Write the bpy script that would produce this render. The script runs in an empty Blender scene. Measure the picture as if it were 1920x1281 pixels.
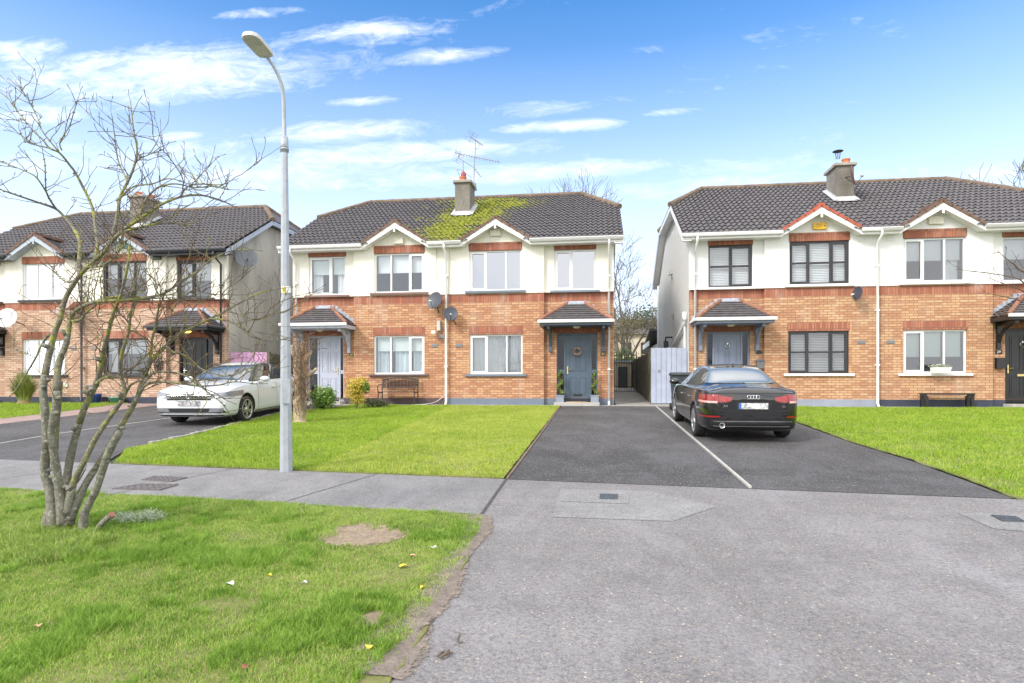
import bpy, bmesh, math, random
import numpy as np
from mathutils import Vector, Matrix, noise as mnoise
from mathutils.bvhtree import BVHTree
R = math.radians
random.seed(7); rng = np.random.default_rng(7)
scene = bpy.context.scene
COL = scene.collection

# ------------------------------------------------------------------ survey
TH = math.atan(155/1150); CT, ST = math.cos(TH), math.sin(TH)
def ray(px, py):
    u = (px-960)/1150; v = (718-py)/1150
    return (u*CT-ST, CT+u*ST, v)
def F(px, py, Y=19.26):                 # survey point on a vertical plane at depth Y
    a, b, v = ray(px, py); k = Y/b; return (a*k, Y, v*k)
def S(px, py, s):                       # survey point at distance s
    a, b, v = ray(px, py); return Vector((a*s, b*s, v*s))
def G(px, py):                          # survey point on the sloping ground
    a, b, v = ray(px, py); k = -1.615/(v-.0475*b); return (a*k, b*k)
def gz(y):
    if y < -12: return -1.615-.0475*12
    if y > 30: return -1.615+.0475*30
    return -1.615+.0475*y

# ------------------------------------------------------------------ tagging
def tag(o, label=None, cat=None, group=None, kind=None):
    if label: o['label'] = label
    if cat: o['category'] = cat
    if group: o['group'] = group
    if kind: o['kind'] = kind
    return o
def empty(name, loc, rot=(0,0,0), label=None, cat=None, group=None):
    o = bpy.data.objects.new(name, None); COL.objects.link(o)
    o.location = loc; o.rotation_euler = rot; o.empty_display_size = .1
    return tag(o, label, cat, group)
def rootloc(o):
    v = Vector((0,0,0))
    while o: v += o.location; o = o.parent
    return v

# ------------------------------------------------------------------ materials
class NT:
    def __init__(s, nt): s.nt = nt; s.n = nt.nodes; s.l = nt.links
    def node(s, t, **kw):
        n = s.n.new(t)
        for k, v in kw.items():
            if k.startswith('i_'): n.inputs[k[2:].replace('_', ' ')].default_value = v
            else: setattr(n, k, v)
        return n
    def link(s, a, b): s.l.new(a, b)
    def math(s, op, a, b=None, c=None, clamp=False):
        n = s.n.new('ShaderNodeMath'); n.operation = op; n.use_clamp = clamp
        for i, x in enumerate((a, b, c)):
            if x is None: continue
            if isinstance(x, (int, float)): n.inputs[i].default_value = x
            else: s.l.new(x, n.inputs[i])
        return n.outputs[0]
    def mix(s, fac, a, b, blend='MIX'):
        n = s.n.new('ShaderNodeMix'); n.data_type = 'RGBA'; n.blend_type = blend
        for i, x in ((0, fac), (6, a), (7, b)):
            if isinstance(x, (int, float)): n.inputs[i].default_value = x
            elif isinstance(x, tuple): n.inputs[i].default_value = x if len(x) == 4 else (*x, 1)
            else: s.l.new(x, n.inputs[i])
        return n.outputs[2]
    def noise(s, vec, scale, detail=4, rough=.55, dist=0):
        n = s.n.new('ShaderNodeTexNoise'); n.inputs['Scale'].default_value = scale
        n.inputs['Detail'].default_value = detail; n.inputs['Roughness'].default_value = rough
        n.inputs['Distortion'].default_value = dist
        if vec is not None: s.l.new(vec, n.inputs['Vector'])
        return n.outputs[0]
    def ramp(s, fac, stops, interp='LINEAR'):
        n = s.n.new('ShaderNodeValToRGB'); n.color_ramp.interpolation = interp
        e = n.color_ramp.elements
        while len(e) < len(stops): e.new(.5)
        for i, (p, c) in enumerate(stops):
            e[i].position = p
            if isinstance(c, (int, float)): c = (c, c, c)
            e[i].color = (*c, 1) if len(c) == 3 else c
        s.l.new(fac, n.inputs[0]); return n.outputs[0]
    def pos(s):
        return s.n.new('ShaderNodeNewGeometry').outputs['Position']
    def objco(s):
        return s.n.new('ShaderNodeTexCoord').outputs['Object']
    def map(s, vec, scale=(1,1,1), loc=(0,0,0), rot=(0,0,0)):
        n = s.n.new('ShaderNodeMapping'); n.inputs['Scale'].default_value = scale
        n.inputs['Location'].default_value = loc; n.inputs['Rotation'].default_value = rot
        s.l.new(vec, n.inputs[0]); return n.outputs[0]
    def bump(s, h, strength, dist=.01):
        n = s.n.new('ShaderNodeBump'); n.inputs['Strength'].default_value = strength
        n.inputs['Distance'].default_value = dist; s.l.new(h, n.inputs['Height']); return n.outputs[0]
def newmat(name):
    m = bpy.data.materials.new(name); m.use_nodes = True
    t = NT(m.node_tree); b = t.n['Principled BSDF']; return m, t, b
MATS = {}
def mat(name, col, rough=.6, var=.12, scale=6, bump=0, bscale=60, metal=0, coat=0, spec=.5, dirt=0, fine=0, co='pos'):
    """plain surface with patchy colour, fine grain and a little relief"""
    if name in MATS: return MATS[name]
    m, t, b = newmat(name)
    p = t.pos() if co == 'pos' else t.objco()
    n1 = t.noise(p, scale, 5)
    c = t.mix(t.ramp(n1, [(.3, 0.), (.7, 1.)]), tuple(x*(1-var) for x in col), tuple(min(1, x*(1+var)) for x in col))
    if fine:
        n2 = t.noise(p, bscale, 3, .7)
        c = t.mix(t.ramp(n2, [(.35, 0.), (.65, 1.)]), t.mix(1, c, (1-fine,)*3, 'MULTIPLY'), c)
    if dirt:
        n3 = t.noise(t.map(p, (1, 1, .35)), 2.3, 6, .65)
        c = t.mix(t.ramp(n3, [(.5, 0.), (.72, dirt)]), c, (.12, .11, .09))
    t.link(c, b.inputs['Base Color'])
    b.inputs['Roughness'].default_value = rough; b.inputs['Metallic'].default_value = metal
    b.inputs['Coat Weight'].default_value = coat; b.inputs['Specular IOR Level'].default_value = spec
    if bump:
        t.link(t.bump(t.noise(p, bscale, 3, .7), bump, .01), b.inputs['Normal'])
    MATS[name] = m; return m

def brick_mat(name, c1, c2, c3, mortar, soldier=False):
    m, t, b = newmat(name)
    sep = t.node('ShaderNodeSeparateXYZ'); t.link(t.pos(), sep.inputs[0])
    x = t.math('ADD', sep.outputs[0], sep.outputs[1])
    cmb = t.node('ShaderNodeCombineXYZ'); t.link(x, cmb.inputs[0]); t.link(sep.outputs[2], cmb.inputs[1])
    bw, rh = (.075, .40) if soldier else (.225, .075)
    def br(a, c, k=0):
        n = t.node('ShaderNodeTexBrick'); n.offset = 0 if soldier else .5; n.squash = 1
        n.inputs['Scale'].default_value = 1; n.inputs['Brick Width'].default_value = bw
        n.inputs['Row Height'].default_value = rh; n.inputs['Mortar Size'].default_value = .0065
        n.inputs['Mortar Smooth'].default_value = .25; n.inputs['Bias'].default_value = k
        n.inputs['Color1'].default_value = (*a, 1); n.inputs['Color2'].default_value = (*c, 1)
        n.inputs['Mortar'].default_value = (*mortar, 1)
        t.link(cmb.outputs[0], n.inputs['Vector']); return n
    A = br(c1, c2)
    snap = t.node('ShaderNodeVectorMath', operation='SNAP'); t.link(cmb.outputs[0], snap.inputs[0])
    snap.inputs[1].default_value = (bw, rh, 1)
    wn = t.node('ShaderNodeTexWhiteNoise', noise_dimensions='2D'); t.link(snap.outputs[0], wn.inputs['Vector'])
    big = t.noise(t.pos(), .9, 3)
    third = t.math('MULTIPLY', t.ramp(t.math('ADD', wn.outputs[0], t.math('MULTIPLY', big, .8)), [(.82, 0.), (1.0, 1.)]), t.math('SUBTRACT', 1, A.outputs['Fac']))
    c = t.mix(t.math('MULTIPLY', third, .75), A.outputs['Color'], c3)
    g = t.noise(t.pos(), 45, 3, .7)
    c = t.mix(t.ramp(g, [(.3, 0.), (.7, 1.)]), t.mix(1, c, (.82, .80, .80), 'MULTIPLY'), c)
    stain = t.ramp(t.noise(t.map(t.pos(), (1, 1, .4)), 1.6, 5, .6), [(.56, 0.), (.75, .35)])
    c = t.mix(stain, c, (.62, .55, .47))
    t.link(c, b.inputs['Base Color']); b.inputs['Roughness'].default_value = .85
    h = t.math('SUBTRACT', t.math('MULTIPLY', g, .25), A.outputs['Fac'])
    t.link(t.bump(h, .6, .012), b.inputs['Normal'])
    MATS[name] = m; return m

def glass_mat(name, tint=(.5, .53, .57), refl=.42, inner=None):
    m, t, b = newmat(name); t.n.remove(b)
    out = t.n['Material Output']
    tr = t.node('ShaderNodeBsdfTransparent'); tr.inputs[0].default_value = (*tint, 1)
    gl = t.node('ShaderNodeBsdfGlossy'); gl.inputs['Roughness'].default_value = .015; gl.inputs[0].default_value = (.9, .93, 1, 1)
    bp = t.bump(t.noise(t.pos(), 1.3, 2), .04, .05); t.link(bp, gl.inputs['Normal'])
    fr = t.node('ShaderNodeFresnel'); fr.inputs[0].default_value = 1.5
    fac = t.math('ADD', fr.outputs[0], refl, clamp=True)
    mx = t.node('ShaderNodeMixShader'); t.link(fac, mx.inputs[0]); t.link(tr.outputs[0], mx.inputs[1]); t.link(gl.outputs[0], mx.inputs[2])
    t.link(mx.outputs[0], out.inputs[0]); MATS[name] = m; return m

def emis_mat(name, col, s):
    m, t, b = newmat(name)
    b.inputs['Emission Color'].default_value = (*col, 1); b.inputs['Emission Strength'].default_value = s
    b.inputs['Base Color'].default_value = (*col, 1); MATS[name] = m; return m

BRICK_C = brick_mat('brick_tan', (.60, .315, .165), (.65, .385, .22), (.45, .195, .105), (.17, .13, .11))
BRICK_L = brick_mat('brick_pinkish', (.62, .41, .29), (.69, .50, .375), (.48, .28, .19), (.20, .15, .13))
BRICK_R = brick_mat('brick_buff', (.60, .335, .18), (.64, .405, .24), (.46, .215, .12), (.18, .14, .11))
SOLD = brick_mat('brick_red_soldier', (.39, .145, .085), (.48, .20, .12), (.33, .11, .07), (.20, .11, .09), True)
CREAM = mat('cream_render', (.82, .80, .715), .85, .03, 2, .15, 90, dirt=.14)
WHITE_R = mat('white_render', (.82, .82, .82), .85, .03, 2, .15, 90, dirt=.10)

def pebble(name, col, dirt):
    m, t, b = newmat(name)
    p = t.pos()
    v = t.node('ShaderNodeTexVoronoi'); v.inputs['Scale'].default_value = 55; t.link(p, v.inputs[0])
    n = t.noise(p, 30, 3, .8)
    c = t.mix(t.ramp(n, [(.3, 0.), (.7, 1.)]), tuple(x*.82 for x in col), col)
    big = t.noise(t.map(p, (1, 1, .45)), .8, 6, .65)
    c = t.mix(t.ramp(big, [(.42, 0.), (.62, dirt)]), c, tuple(x*.48 for x in col))
    t.link(c, b.inputs['Base Color']); b.inputs['Roughness'].default_value = .9
    t.link(t.bump(t.math('ADD', n, v.outputs[0]), .9, .03), b.inputs['Normal'])
    MATS[name] = m; return m
PEB_GREY = pebble('grey_pebbledash', (.80, .77, .70), .75)
PEB_WHITE = pebble('white_pebbledash', (.90, .89, .87), .08)
CHIM = pebble('chimney_render', (.36, .33, .29), .8)

def roof_mat(name, moss_x=None, col=(.108, .099, .106)):
    m, t, b = newmat(name)
    p = t.pos()
    n = t.noise(p, 7, 5, .65); f = t.noise(p, 60, 2, .7)
    c = t.mix(t.ramp(n, [(.3, 0.), (.7, 1.)]), tuple(x*.65 for x in col), tuple(x*1.4 for x in col))
    c = t.mix(t.ramp(f, [(.55, 0.), (.75, .35)]), c, (.26, .235, .22))
    lich = t.ramp(t.noise(p, 3.1, 6, .7), [(.60, 0.), (.68, .45)])
    c = t.mix(lich, c, (.20, .19, .10))
    if moss_x is not None:
        sp = t.node('ShaderNodeSeparateXYZ'); t.link(p, sp.inputs[0])
        def blob(cx, cz, rx, rz):
            dx = t.math('DIVIDE', t.math('SUBTRACT', sp.outputs[0], cx), rx)
            dz = t.math('DIVIDE', t.math('SUBTRACT', sp.outputs[2], cz), rz)
            return t.math('SUBTRACT', 1, t.math('SQRT', t.math('ADD', t.math('MULTIPLY', dx, dx), t.math('MULTIPLY', dz, dz))))
        msk = t.math('MAXIMUM', blob(moss_x+.45, 6.2, 1.45, 1.8), t.math('MAXIMUM', blob(moss_x-.1, 5.1, 1.25, 1.2), blob(moss_x+1.1, 6.7, 2.0, .6)))
        nn = t.noise(p, 5.5, 6, .8)
        nf = t.noise(t.map(p, (1, 1, 2.2)), 17, 3, .8)
        k = t.math('ADD', t.math('MULTIPLY', msk, .60), t.math('SUBTRACT', t.math('ADD', t.math('MULTIPLY', nn, 1.6), t.math('MULTIPLY', nf, 1.3)), 1.62))
        mossc = t.mix(t.ramp(t.noise(p, 5, 5, .7), [(.35, 0.), (.62, 1.)]), (.11, .15, .02), (.36, .35, .02))
        c = t.mix(t.ramp(k, [(0., 0.), (.14, .95)]), c, mossc)
    t.link(c, b.inputs['Base Color']); b.inputs['Roughness'].default_value = .6
    t.link(t.bump(f, .5, .02), b.inputs['Normal'])
    MATS[name] = m; return m
ROOF = roof_mat('roof_tile_grey'); ROOF_MOSS = roof_mat('roof_tile_mossy', -4.71)
RIDGE = mat('ridge_tile_brown', (.17, .12, .085), .8, .35, 5, .5, 40, dirt=.3)
CLAY_BR = mat('clay_verge_brown', (.16, .095, .07), .8, .3, 6, .3, 40, dirt=.2)
CLAY_RED = mat('clay_verge_red', (.42, .10, .06), .75, .15, 6, .2, 40)
CLAY_OR = mat('clay_hip_orange', (.27, .125, .08), .8, .35, 7, .4, 40, dirt=.35)
POT = mat('terracotta', (.50, .17, .08), .8, .15, 8, .2)
UPVC = mat('white_upvc', (.82, .82, .82), .28, .02, 3)
BLACKF = mat('black_frame', (.030, .030, .034), .35, .1, 5)
DARKG = mat('dark_gutter', (.038, .042, .052), .35, .1, 5)
PALEBARGE = mat('pale_blue_barge', (.42, .48, .58), .6, .12, 4, dirt=.2)
LEAD = mat('lead_flashing', (.40, .43, .50), .5, .25, 9, .2, 40)
LEADW = mat('pale_flashing', (.48, .49, .50), .6, .2, 9, .2, 40, dirt=.3)
SLATE = mat('slate_blue_paint', (.075, .11, .155), .4, .06, 4)
LILAC = mat('pale_lilac_paint', (.44, .47, .57), .4, .05, 4)
BLUEG = mat('blue_grey_paint', (.20, .235, .33), .4, .06, 4)
BLACKP = mat('black_paint', (.018, .018, .022), .3, .1, 4)
BROWNS = mat('brown_sill_paint', (.20, .115, .10), .6, .1, 4, dirt=.2)
BROWNP = mat('brown_plinth_paint', (.085, .060, .065), .6, .15, 3, dirt=.2)
PL_SLATE = mat('slate_plinth_paint', (.15, .185, .245), .6, .1, 3, dirt=.15)
PL_LIGHT = mat('light_slate_plinth', (.27, .30, .37), .6, .1, 3, dirt=.15)
PL_NAVY = mat('navy_plinth_paint', (.035, .042, .07), .6, .15, 3, dirt=.2)
CONC = mat('concrete', (.36, .34, .31), .85, .15, 4, .3, 70, dirt=.3, fine=.15)
CONCL = mat('pale_concrete', (.46, .45, .42), .85, .12, 4, .3, 70, dirt=.2, fine=.15)
BRASS = mat('brass', (.72, .58, .26), .3, .05, 4, metal=.9)
STEEL = mat('steel', (.6, .6, .62), .3, .05, 4, metal=.9)
GALV = mat('galvanised_steel', (.40, .43, .475), .5, .10, 9, .1, 60, metal=.25, fine=.1)
GREYPL = mat('grey_plastic', (.25, .26, .28), .5, .08, 4)
DISH = mat('dark_dish', (.055, .062, .085), .5, .12, 8)
DISHW = mat('white_dish', (.66, .67, .68), .5, .05, 8)
DISHR = mat('red_oxide_dish', (.20, .09, .09), .6, .2, 8)
DISHB = mat('brown_mesh_dish', (.33, .25, .22), .6, .2, 12)
BLIND = mat('pale_blind', (.74, .77, .78), .8, .03, 3)
BLINDG = mat('greenish_blind', (.62, .70, .69), .8, .03, 3)
CURT = mat('net_curtain', (.80, .82, .84), .9, .04, 3)
CURTB = mat('drape', (.52, .62, .66), .9, .1, 3)
INNER = mat('room_wall', (.28, .28, .30), .9, .08, 3)
GLASS = glass_mat('window_glass', (.86, .88, .89), .10); GLASS_S = glass_mat('window_glass_dark', (.5, .52, .54), .0)
GLASS_U = glass_mat('window_glass_bright', (.45, .47, .50), .36)
SOIL = mat('soil', (.20, .145, .105), .95, .3, 5, .8, 40, fine=.35)
WOODG = mat('weathered_wood', (.13, .12, .085), .9, .35, 6, .5, 40, dirt=.3)
YELLOW = mat('yellow_plastic', (.80, .48, .02), .45, .05, 4)
TEAL = mat('teal_plastic', (.03, .26, .36), .45, .05, 4)
CREAMPL = mat('cream_plastic', (.70, .68, .58), .5, .05, 4)
TIMG = mat('blue_grey_gate_paint', (.38, .42, .53), .65, .12, 4, .2, 50)
TIMP = mat('pink_gate_paint', (.56, .31, .50), .65, .08, 4, .2, 50)

# ------------------------------------------------------------------ mesh helper
class MB:
    def __init__(s): s.v = []; s.f = []; s.m = []; s.sm = []; s.mi = 0; s.smooth = False
    def add(s, vs, fs):
        o = len(s.v); s.v += [tuple(v) for v in vs]
        for f in fs: s.f.append([i+o for i in f]); s.m.append(s.mi); s.sm.append(s.smooth)
        return s
    def box(s, x0, x1, y0, y1, z0, z1, bev=0):
        x0, x1 = sorted((x0, x1)); y0, y1 = sorted((y0, y1)); z0, z1 = sorted((z0, z1))
        return s.add([(x0,y0,z0),(x1,y0,z0),(x1,y1,z0),(x0,y1,z0),(x0,y0,z1),(x1,y0,z1),(x1,y1,z1),(x0,y1,z1)],
              [(0,3,2,1),(4,5,6,7),(0,1,5,4),(1,2,6,5),(2,3,7,6),(3,0,4,7)])
    def obox(s, p0, p1, w, h, up=(0,0,1)):
        """a bar from p0 to p1, w wide and h high"""
        p0, p1 = Vector(p0), Vector(p1); d = (p1-p0).normalized(); up = Vector(up)
        side = d.cross(up)
        if side.length < 1e-4: side = d.cross(Vector((0,1,0)))
        side.normalize(); u = side.cross(d).normalized()
        vs = []
        for p in (p0, p1):
            for a, b in ((-1,-1),(1,-1),(1,1),(-1,1)): vs.append(p+side*a*w/2+u*b*h/2)
        return s.add(vs, [(3,2,1,0),(4,5,6,7),(0,1,5,4),(1,2,6,5),(2,3,7,6),(3,0,4,7)])
    def prism(s, poly, d):
        """closed polygon (3D points) pushed along vector d"""
        n = len(poly); d = Vector(d); vs = [Vector(p) for p in poly]+[Vector(p)+d for p in poly]
        return s.add(vs, [tuple(range(n))[::-1], tuple(range(n, 2*n))]+[(i, (i+1) % n, n+(i+1) % n, n+i) for i in range(n)])
    def tube(s, pts, rad, n=8, cap=True):
        pts = [Vector(p) for p in pts]
        if isinstance(rad, (int, float)): rad = [rad]*len(pts)
        vs = []; ref = None
        for i, p in enumerate(pts):
            d = (pts[min(i+1, len(pts)-1)]-pts[max(i-1, 0)])
            d = d.normalized() if d.length > 1e-9 else Vector((0,0,1))
            if ref is None:
                ref = Vector((1,0,0)) if abs(d.x) < .8 else Vector((0,1,0))
            a = (ref-d*ref.dot(d)).normalized(); b = d.cross(a); ref = a
            for k in range(n):
                t = 2*math.pi*k/n; vs.append(p+(a*math.cos(t)+b*math.sin(t))*rad[i])
        fs = []
        for i in range(len(pts)-1):
            for k in range(n):
                fs.append((i*n+k, i*n+(k+1) % n, (i+1)*n+(k+1) % n, (i+1)*n+k))
        if cap: fs += [tuple(range(n))[::-1], tuple(range((len(pts)-1)*n, len(pts)*n))]
        return s.add(vs, fs)
    def lathe(s, prof, n=24, M=None, close=False):
        """prof: list of (r, h) revolved about local z, transformed by M"""
        M = M or Matrix.Identity(4); vs = []
        for r, h in prof:
            for k in range(n):
                t = 2*math.pi*k/n; vs.append(M @ Vector((r*math.cos(t), r*math.sin(t), h)))
        fs = []
        for i in range(len(prof)-1):
            for k in range(n): fs.append((i*n+k, i*n+(k+1) % n, (i+1)*n+(k+1) % n, (i+1)*n+k))
        return s.add(vs, fs)
    def build(s, name, mats, parent=None, local=False, fixn=True, bevel=0):
        me = bpy.data.meshes.new(name)
        off = Vector((0,0,0)) if (local or parent is None) else rootloc(parent)
        me.from_pydata([(v[0]-off.x, v[1]-off.y, v[2]-off.z) for v in s.v], [], s.f)
        if not isinstance(mats, (list, tuple)): mats = [mats]
        for m in mats: me.materials.append(m)
        me.polygons.foreach_set('material_index', s.m)
        me.polygons.foreach_set('use_smooth', s.sm)
        if fixn:
            bm = bmesh.new(); bm.from_mesh(me)
            if bevel: bmesh.ops.bevel(bm, geom=list(bm.edges), offset=bevel, segments=2, affect='EDGES', profile=.6)
            bmesh.ops.recalc_face_normals(bm, faces=bm.faces); bm.to_mesh(me); bm.free()
        me.update()
        o = bpy.data.objects.new(name, me); COL.objects.link(o)
        if parent is not None: o.parent = parent
        return o
def npmesh(name, V, Fc, mt, parent=None, tint=None, smooth=False):
    """triangle/quad soup from arrays"""
    me = bpy.data.meshes.new(name); V = np.asarray(V, np.float32); Fc = np.asarray(Fc, np.int32)
    k = Fc.shape[1]; me.vertices.add(len(V)); me.vertices.foreach_set('co', V.ravel())
    me.loops.add(Fc.size); me.loops.foreach_set('vertex_index', Fc.ravel())
    me.polygons.add(len(Fc)); me.polygons.foreach_set('loop_start', np.arange(len(Fc), dtype=np.int32)*k)
    me.polygons.foreach_set('use_smooth', np.full(len(Fc), smooth))
    if tint is not None:
        a = me.attributes.new('tint', 'FLOAT', 'POINT'); a.data.foreach_set('value', np.asarray(tint, np.float32))
    me.update(calc_edges=True); me.materials.append(mt)
    o = bpy.data.objects.new(name, me); COL.objects.link(o)
    if parent is not None: o.parent = parent
    return o
SKY_SAT, SKY_V, SKY_S, SUN_E, EXPO, REAR_FILL = 1.05, 1.2, .10, 1.9, .76, 13
# ------------------------------------------------------------------ houses
YF = 19.26; ZB = -.72
YE, ZE, SL = 18.88, 4.45, math.tan(R(30))      # eaves edge and roof pitch
YR, ZR = 23.76, 7.27
YBK = 2*YR-YF
LOUT = 5.30; VRG = 5.58

def wall_grid(mb, X, Y, x0, x1, z0, z1, holes, depth=.12):
    xs = sorted({x0, x1, *[h[0] for h in holes], *[h[1] for h in holes]})
    zs = sorted({z0, z1, *[h[2] for h in holes], *[h[3] for h in holes]})
    for a, b in zip(xs, xs[1:]):
        for c, d in zip(zs, zs[1:]):
            mx, mz = (a+b)/2, (c+d)/2
            if any(h[0] < mx < h[1] and h[2] < mz < h[3] for h in holes): continue
            mb.add([(X(a),Y,c),(X(b),Y,c),(X(b),Y,d),(X(a),Y,d)], [(0,1,2,3)])
    for h in holes:
        a, b, c, d = h; Y2 = Y+depth
        for p, q in (((a,c),(a,d)),((b,c),(b,d)),((a,c),(b,c)),((a,d),(b,d))):
            mb.add([(X(p[0]),Y,p[1]),(X(q[0]),Y,q[1]),(X(q[0]),Y2,q[1]),(X(p[0]),Y2,p[1])], [(0,1,2,3)])

def curtain_mb(mb, X, x0, x1, z0, z1, Y, folds=9, amp=.025):
    n = folds*6; vs = []; fs = []
    for i in range(n+1):
        x = x0+(x1-x0)*i/n; y = Y+amp*math.sin(i/6*2*math.pi+1.3*math.sin(i*.37))
        vs += [(X(x), y, z0), (X(x), y*1+.0, z1)]
    for i in range(n): fs.append((2*i, 2*i+2, 2*i+3, 2*i+1))
    mb.smooth = True; mb.add(vs, fs); mb.smooth = False

def window(root, X, Y, x0, x1, z0, z1, splits, st):
    """st: frame material, casement index, blind (drop, material), curtains, sill material, midrail"""
    fm = st['frame']; yf = Y+.055
    m = MB(); w = .05
    m.box(X(x0), X(x1), yf, yf+.07, z0, z0+w); m.box(X(x0), X(x1), yf, yf+.07, z1-w, z1)
    m.box(X(x0), X(x0+w), yf, yf+.07, z0+w, z1-w); m.box(X(x1-w), X(x1), yf, yf+.07, z0+w, z1-w)
    xs = [x0+w]+[x0+(x1-x0)*q for q in splits]+[x1-w]
    for q in xs[1:-1]: m.box(X(q-.022), X(q+.022), yf, yf+.07, z0+w, z1-w)
    for ci in st.get('case', ()):
        a = xs[ci]+(.022 if ci else 0); b = xs[ci+1]-(.022 if ci+1 < len(xs)-1 else 0); c = .042
        for bx in ((a, b, z0+w, z0+w+c), (a, b, z1-w-c, z1-w)): m.box(X(bx[0]), X(bx[1]), yf-.014, yf+.03, bx[2], bx[3])
        for bx in ((a, a+c), (b-c, b)): m.box(X(bx[0]), X(bx[1]), yf-.014, yf+.03, z0+w+c, z1-w-c)
    if st.get('mid'):
        zm = (z0+z1)/2
        for a, b in zip(xs, xs[1:]): m.box(X(a+.022), X(b-.022), yf+.003, yf+.06, zm-.026, zm+.026)
    win = m.build('window', fm, root)
    g = MB(); g.add([(X(x0+.03),yf+.035,z0+.03),(X(x1-.03),yf+.035,z0+.03),(X(x1-.03),yf+.035,z1-.03),(X(x0+.03),yf+.035,z1-.03)], [(0,1,2,3)])
    g.build('pane', st.get('glass', GLASS), win, fixn=False)
    s = MB(); sm = st['sill']; so = st.get('sillx', .13)
    s.box(X(x0-so), X(x1+so), Y-.07, Y+.054, z0-.075, z0-.003); s.build('sill', sm, win, bevel=.006)
    if st.get('blind'):
        dr, bm_ = st['blind']; bl = MB()
        for a, b in zip(xs, xs[1:]): bl.box(X(a+.03), X(b-.03), yf+.13, yf+.14, z1-(z1-z0)*dr, z1-.04)
        bl.build('blind', bm_, win)
    if st.get('slats'):
        bl = MB(); z = z0+.05
        while z < z1-.05:
            bl.prism([(X(x0+.06), yf+.12, z), (X(x0+.06), yf+.16, z+st['slats']), (X(x0+.06), yf+.163, z+st['slats']), (X(x0+.06), yf+.123, z-.003)], (X(x1-.06)-X(x0+.06), 0, 0)); z += .05
        bl.build('venetian_blind', BLIND, win)
    for c in st.get('curt', ()):
        cb = MB(); curtain_mb(cb, X, x0+(x1-x0)*c[0], x0+(x1-x0)*c[1], z0-.1, z1+.05, yf+.22, c[2]); cb.build('curtain', c[3], win)
    return win

def tile_half(X, lx_out, lx_in, hip, holes, matl, root, name='roof'):
    """front slope of the roof: rolled tiles laid in courses; holes = gablets cut out"""
    P = .168; gauge = .335; L = (ZR-ZE)/math.sin(R(30)); nc = round(L/gauge)
    ca, sa = math.cos(R(30)), math.sin(R(30)); nx = int((lx_out-lx_in)/P*6)
    vs, fs = [], []
    for r in range(nc):
        for e in (0, 1):
            for i in range(nx+1):
                x = lx_in+(lx_out-lx_in)*i/nx
                jit = .006*mnoise.noise((math.floor(x/.336)*1.7, r*2.3, 3))
                h = .026*math.sin(2*math.pi*x/P)+(.042 if e == 0 else 0)+jit
                s = (r+e)*L/nc-(.015 if e == 0 else 0)
                vs.append((X(x), YE+s*ca-h*sa, ZE+s*sa+h*ca))
    W = nx+1
    for r in range(nc):
        for i in range(nx):
            a = (2*r)*W+i; fs.append((a, a+1, a+W+1, a+W))
            if r < nc-1: b = (2*r+1)*W+i; fs.append((b, b+1, b+W+1, b+W))
            else: pass
    for i in range(nx):                      # eaves edge thickness
        o = len(vs); v0 = vs[i]; v1 = vs[i+1]
        vs += [v0, v1, (v1[0], v1[1]+.02, v1[2]-.06), (v0[0], v0[1]+.02, v0[2]-.06)]; fs.append((o, o+1, o+2, o+3))
    bm = bmesh.new(); bv = [bm.verts.new(v) for v in vs]
    for f in fs: bm.faces.new([bv[i] for i in f]).smooth = False
    def cutplane(p, n):
        bmesh.ops.bisect_plane(bm, geom=bm.verts[:]+bm.edges[:]+bm.faces[:], plane_co=p, plane_no=n, clear_outer=True)
    # half hip
    p0 = Vector((X(hip[0]), hip[1], 0)); p1 = Vector((X(hip[2]), hip[3], 0)); d = p1-p0; n = Vector((d.y, -d.x, 0))
    if n.dot(Vector((X(6)-X(4), 0, 0))) < 0: n = -n
    cutplane(p0, n)
    kill = []
    for f in bm.faces:
        c = f.calc_center_median()
        for (gx, ghw, gza) in holes:
            dx = abs(c.x-X(gx))
            if dx < ghw and c.z < gza-dx*(gza-ZE)/ghw-.05: kill.append(f); break
    bmesh.ops.delete(bm, geom=kill, context='FACES')
    o = root if root is None else rootloc(root)
    for v in bm.verts: v.co -= o
    me = bpy.data.meshes.new(name); bm.to_mesh(me); bm.free(); me.materials.append(matl)
    # rest of the roof: back slope, hip slope
    ob = bpy.data.objects.new(name, me); COL.objects.link(ob); ob.parent = root
    return ob

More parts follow.
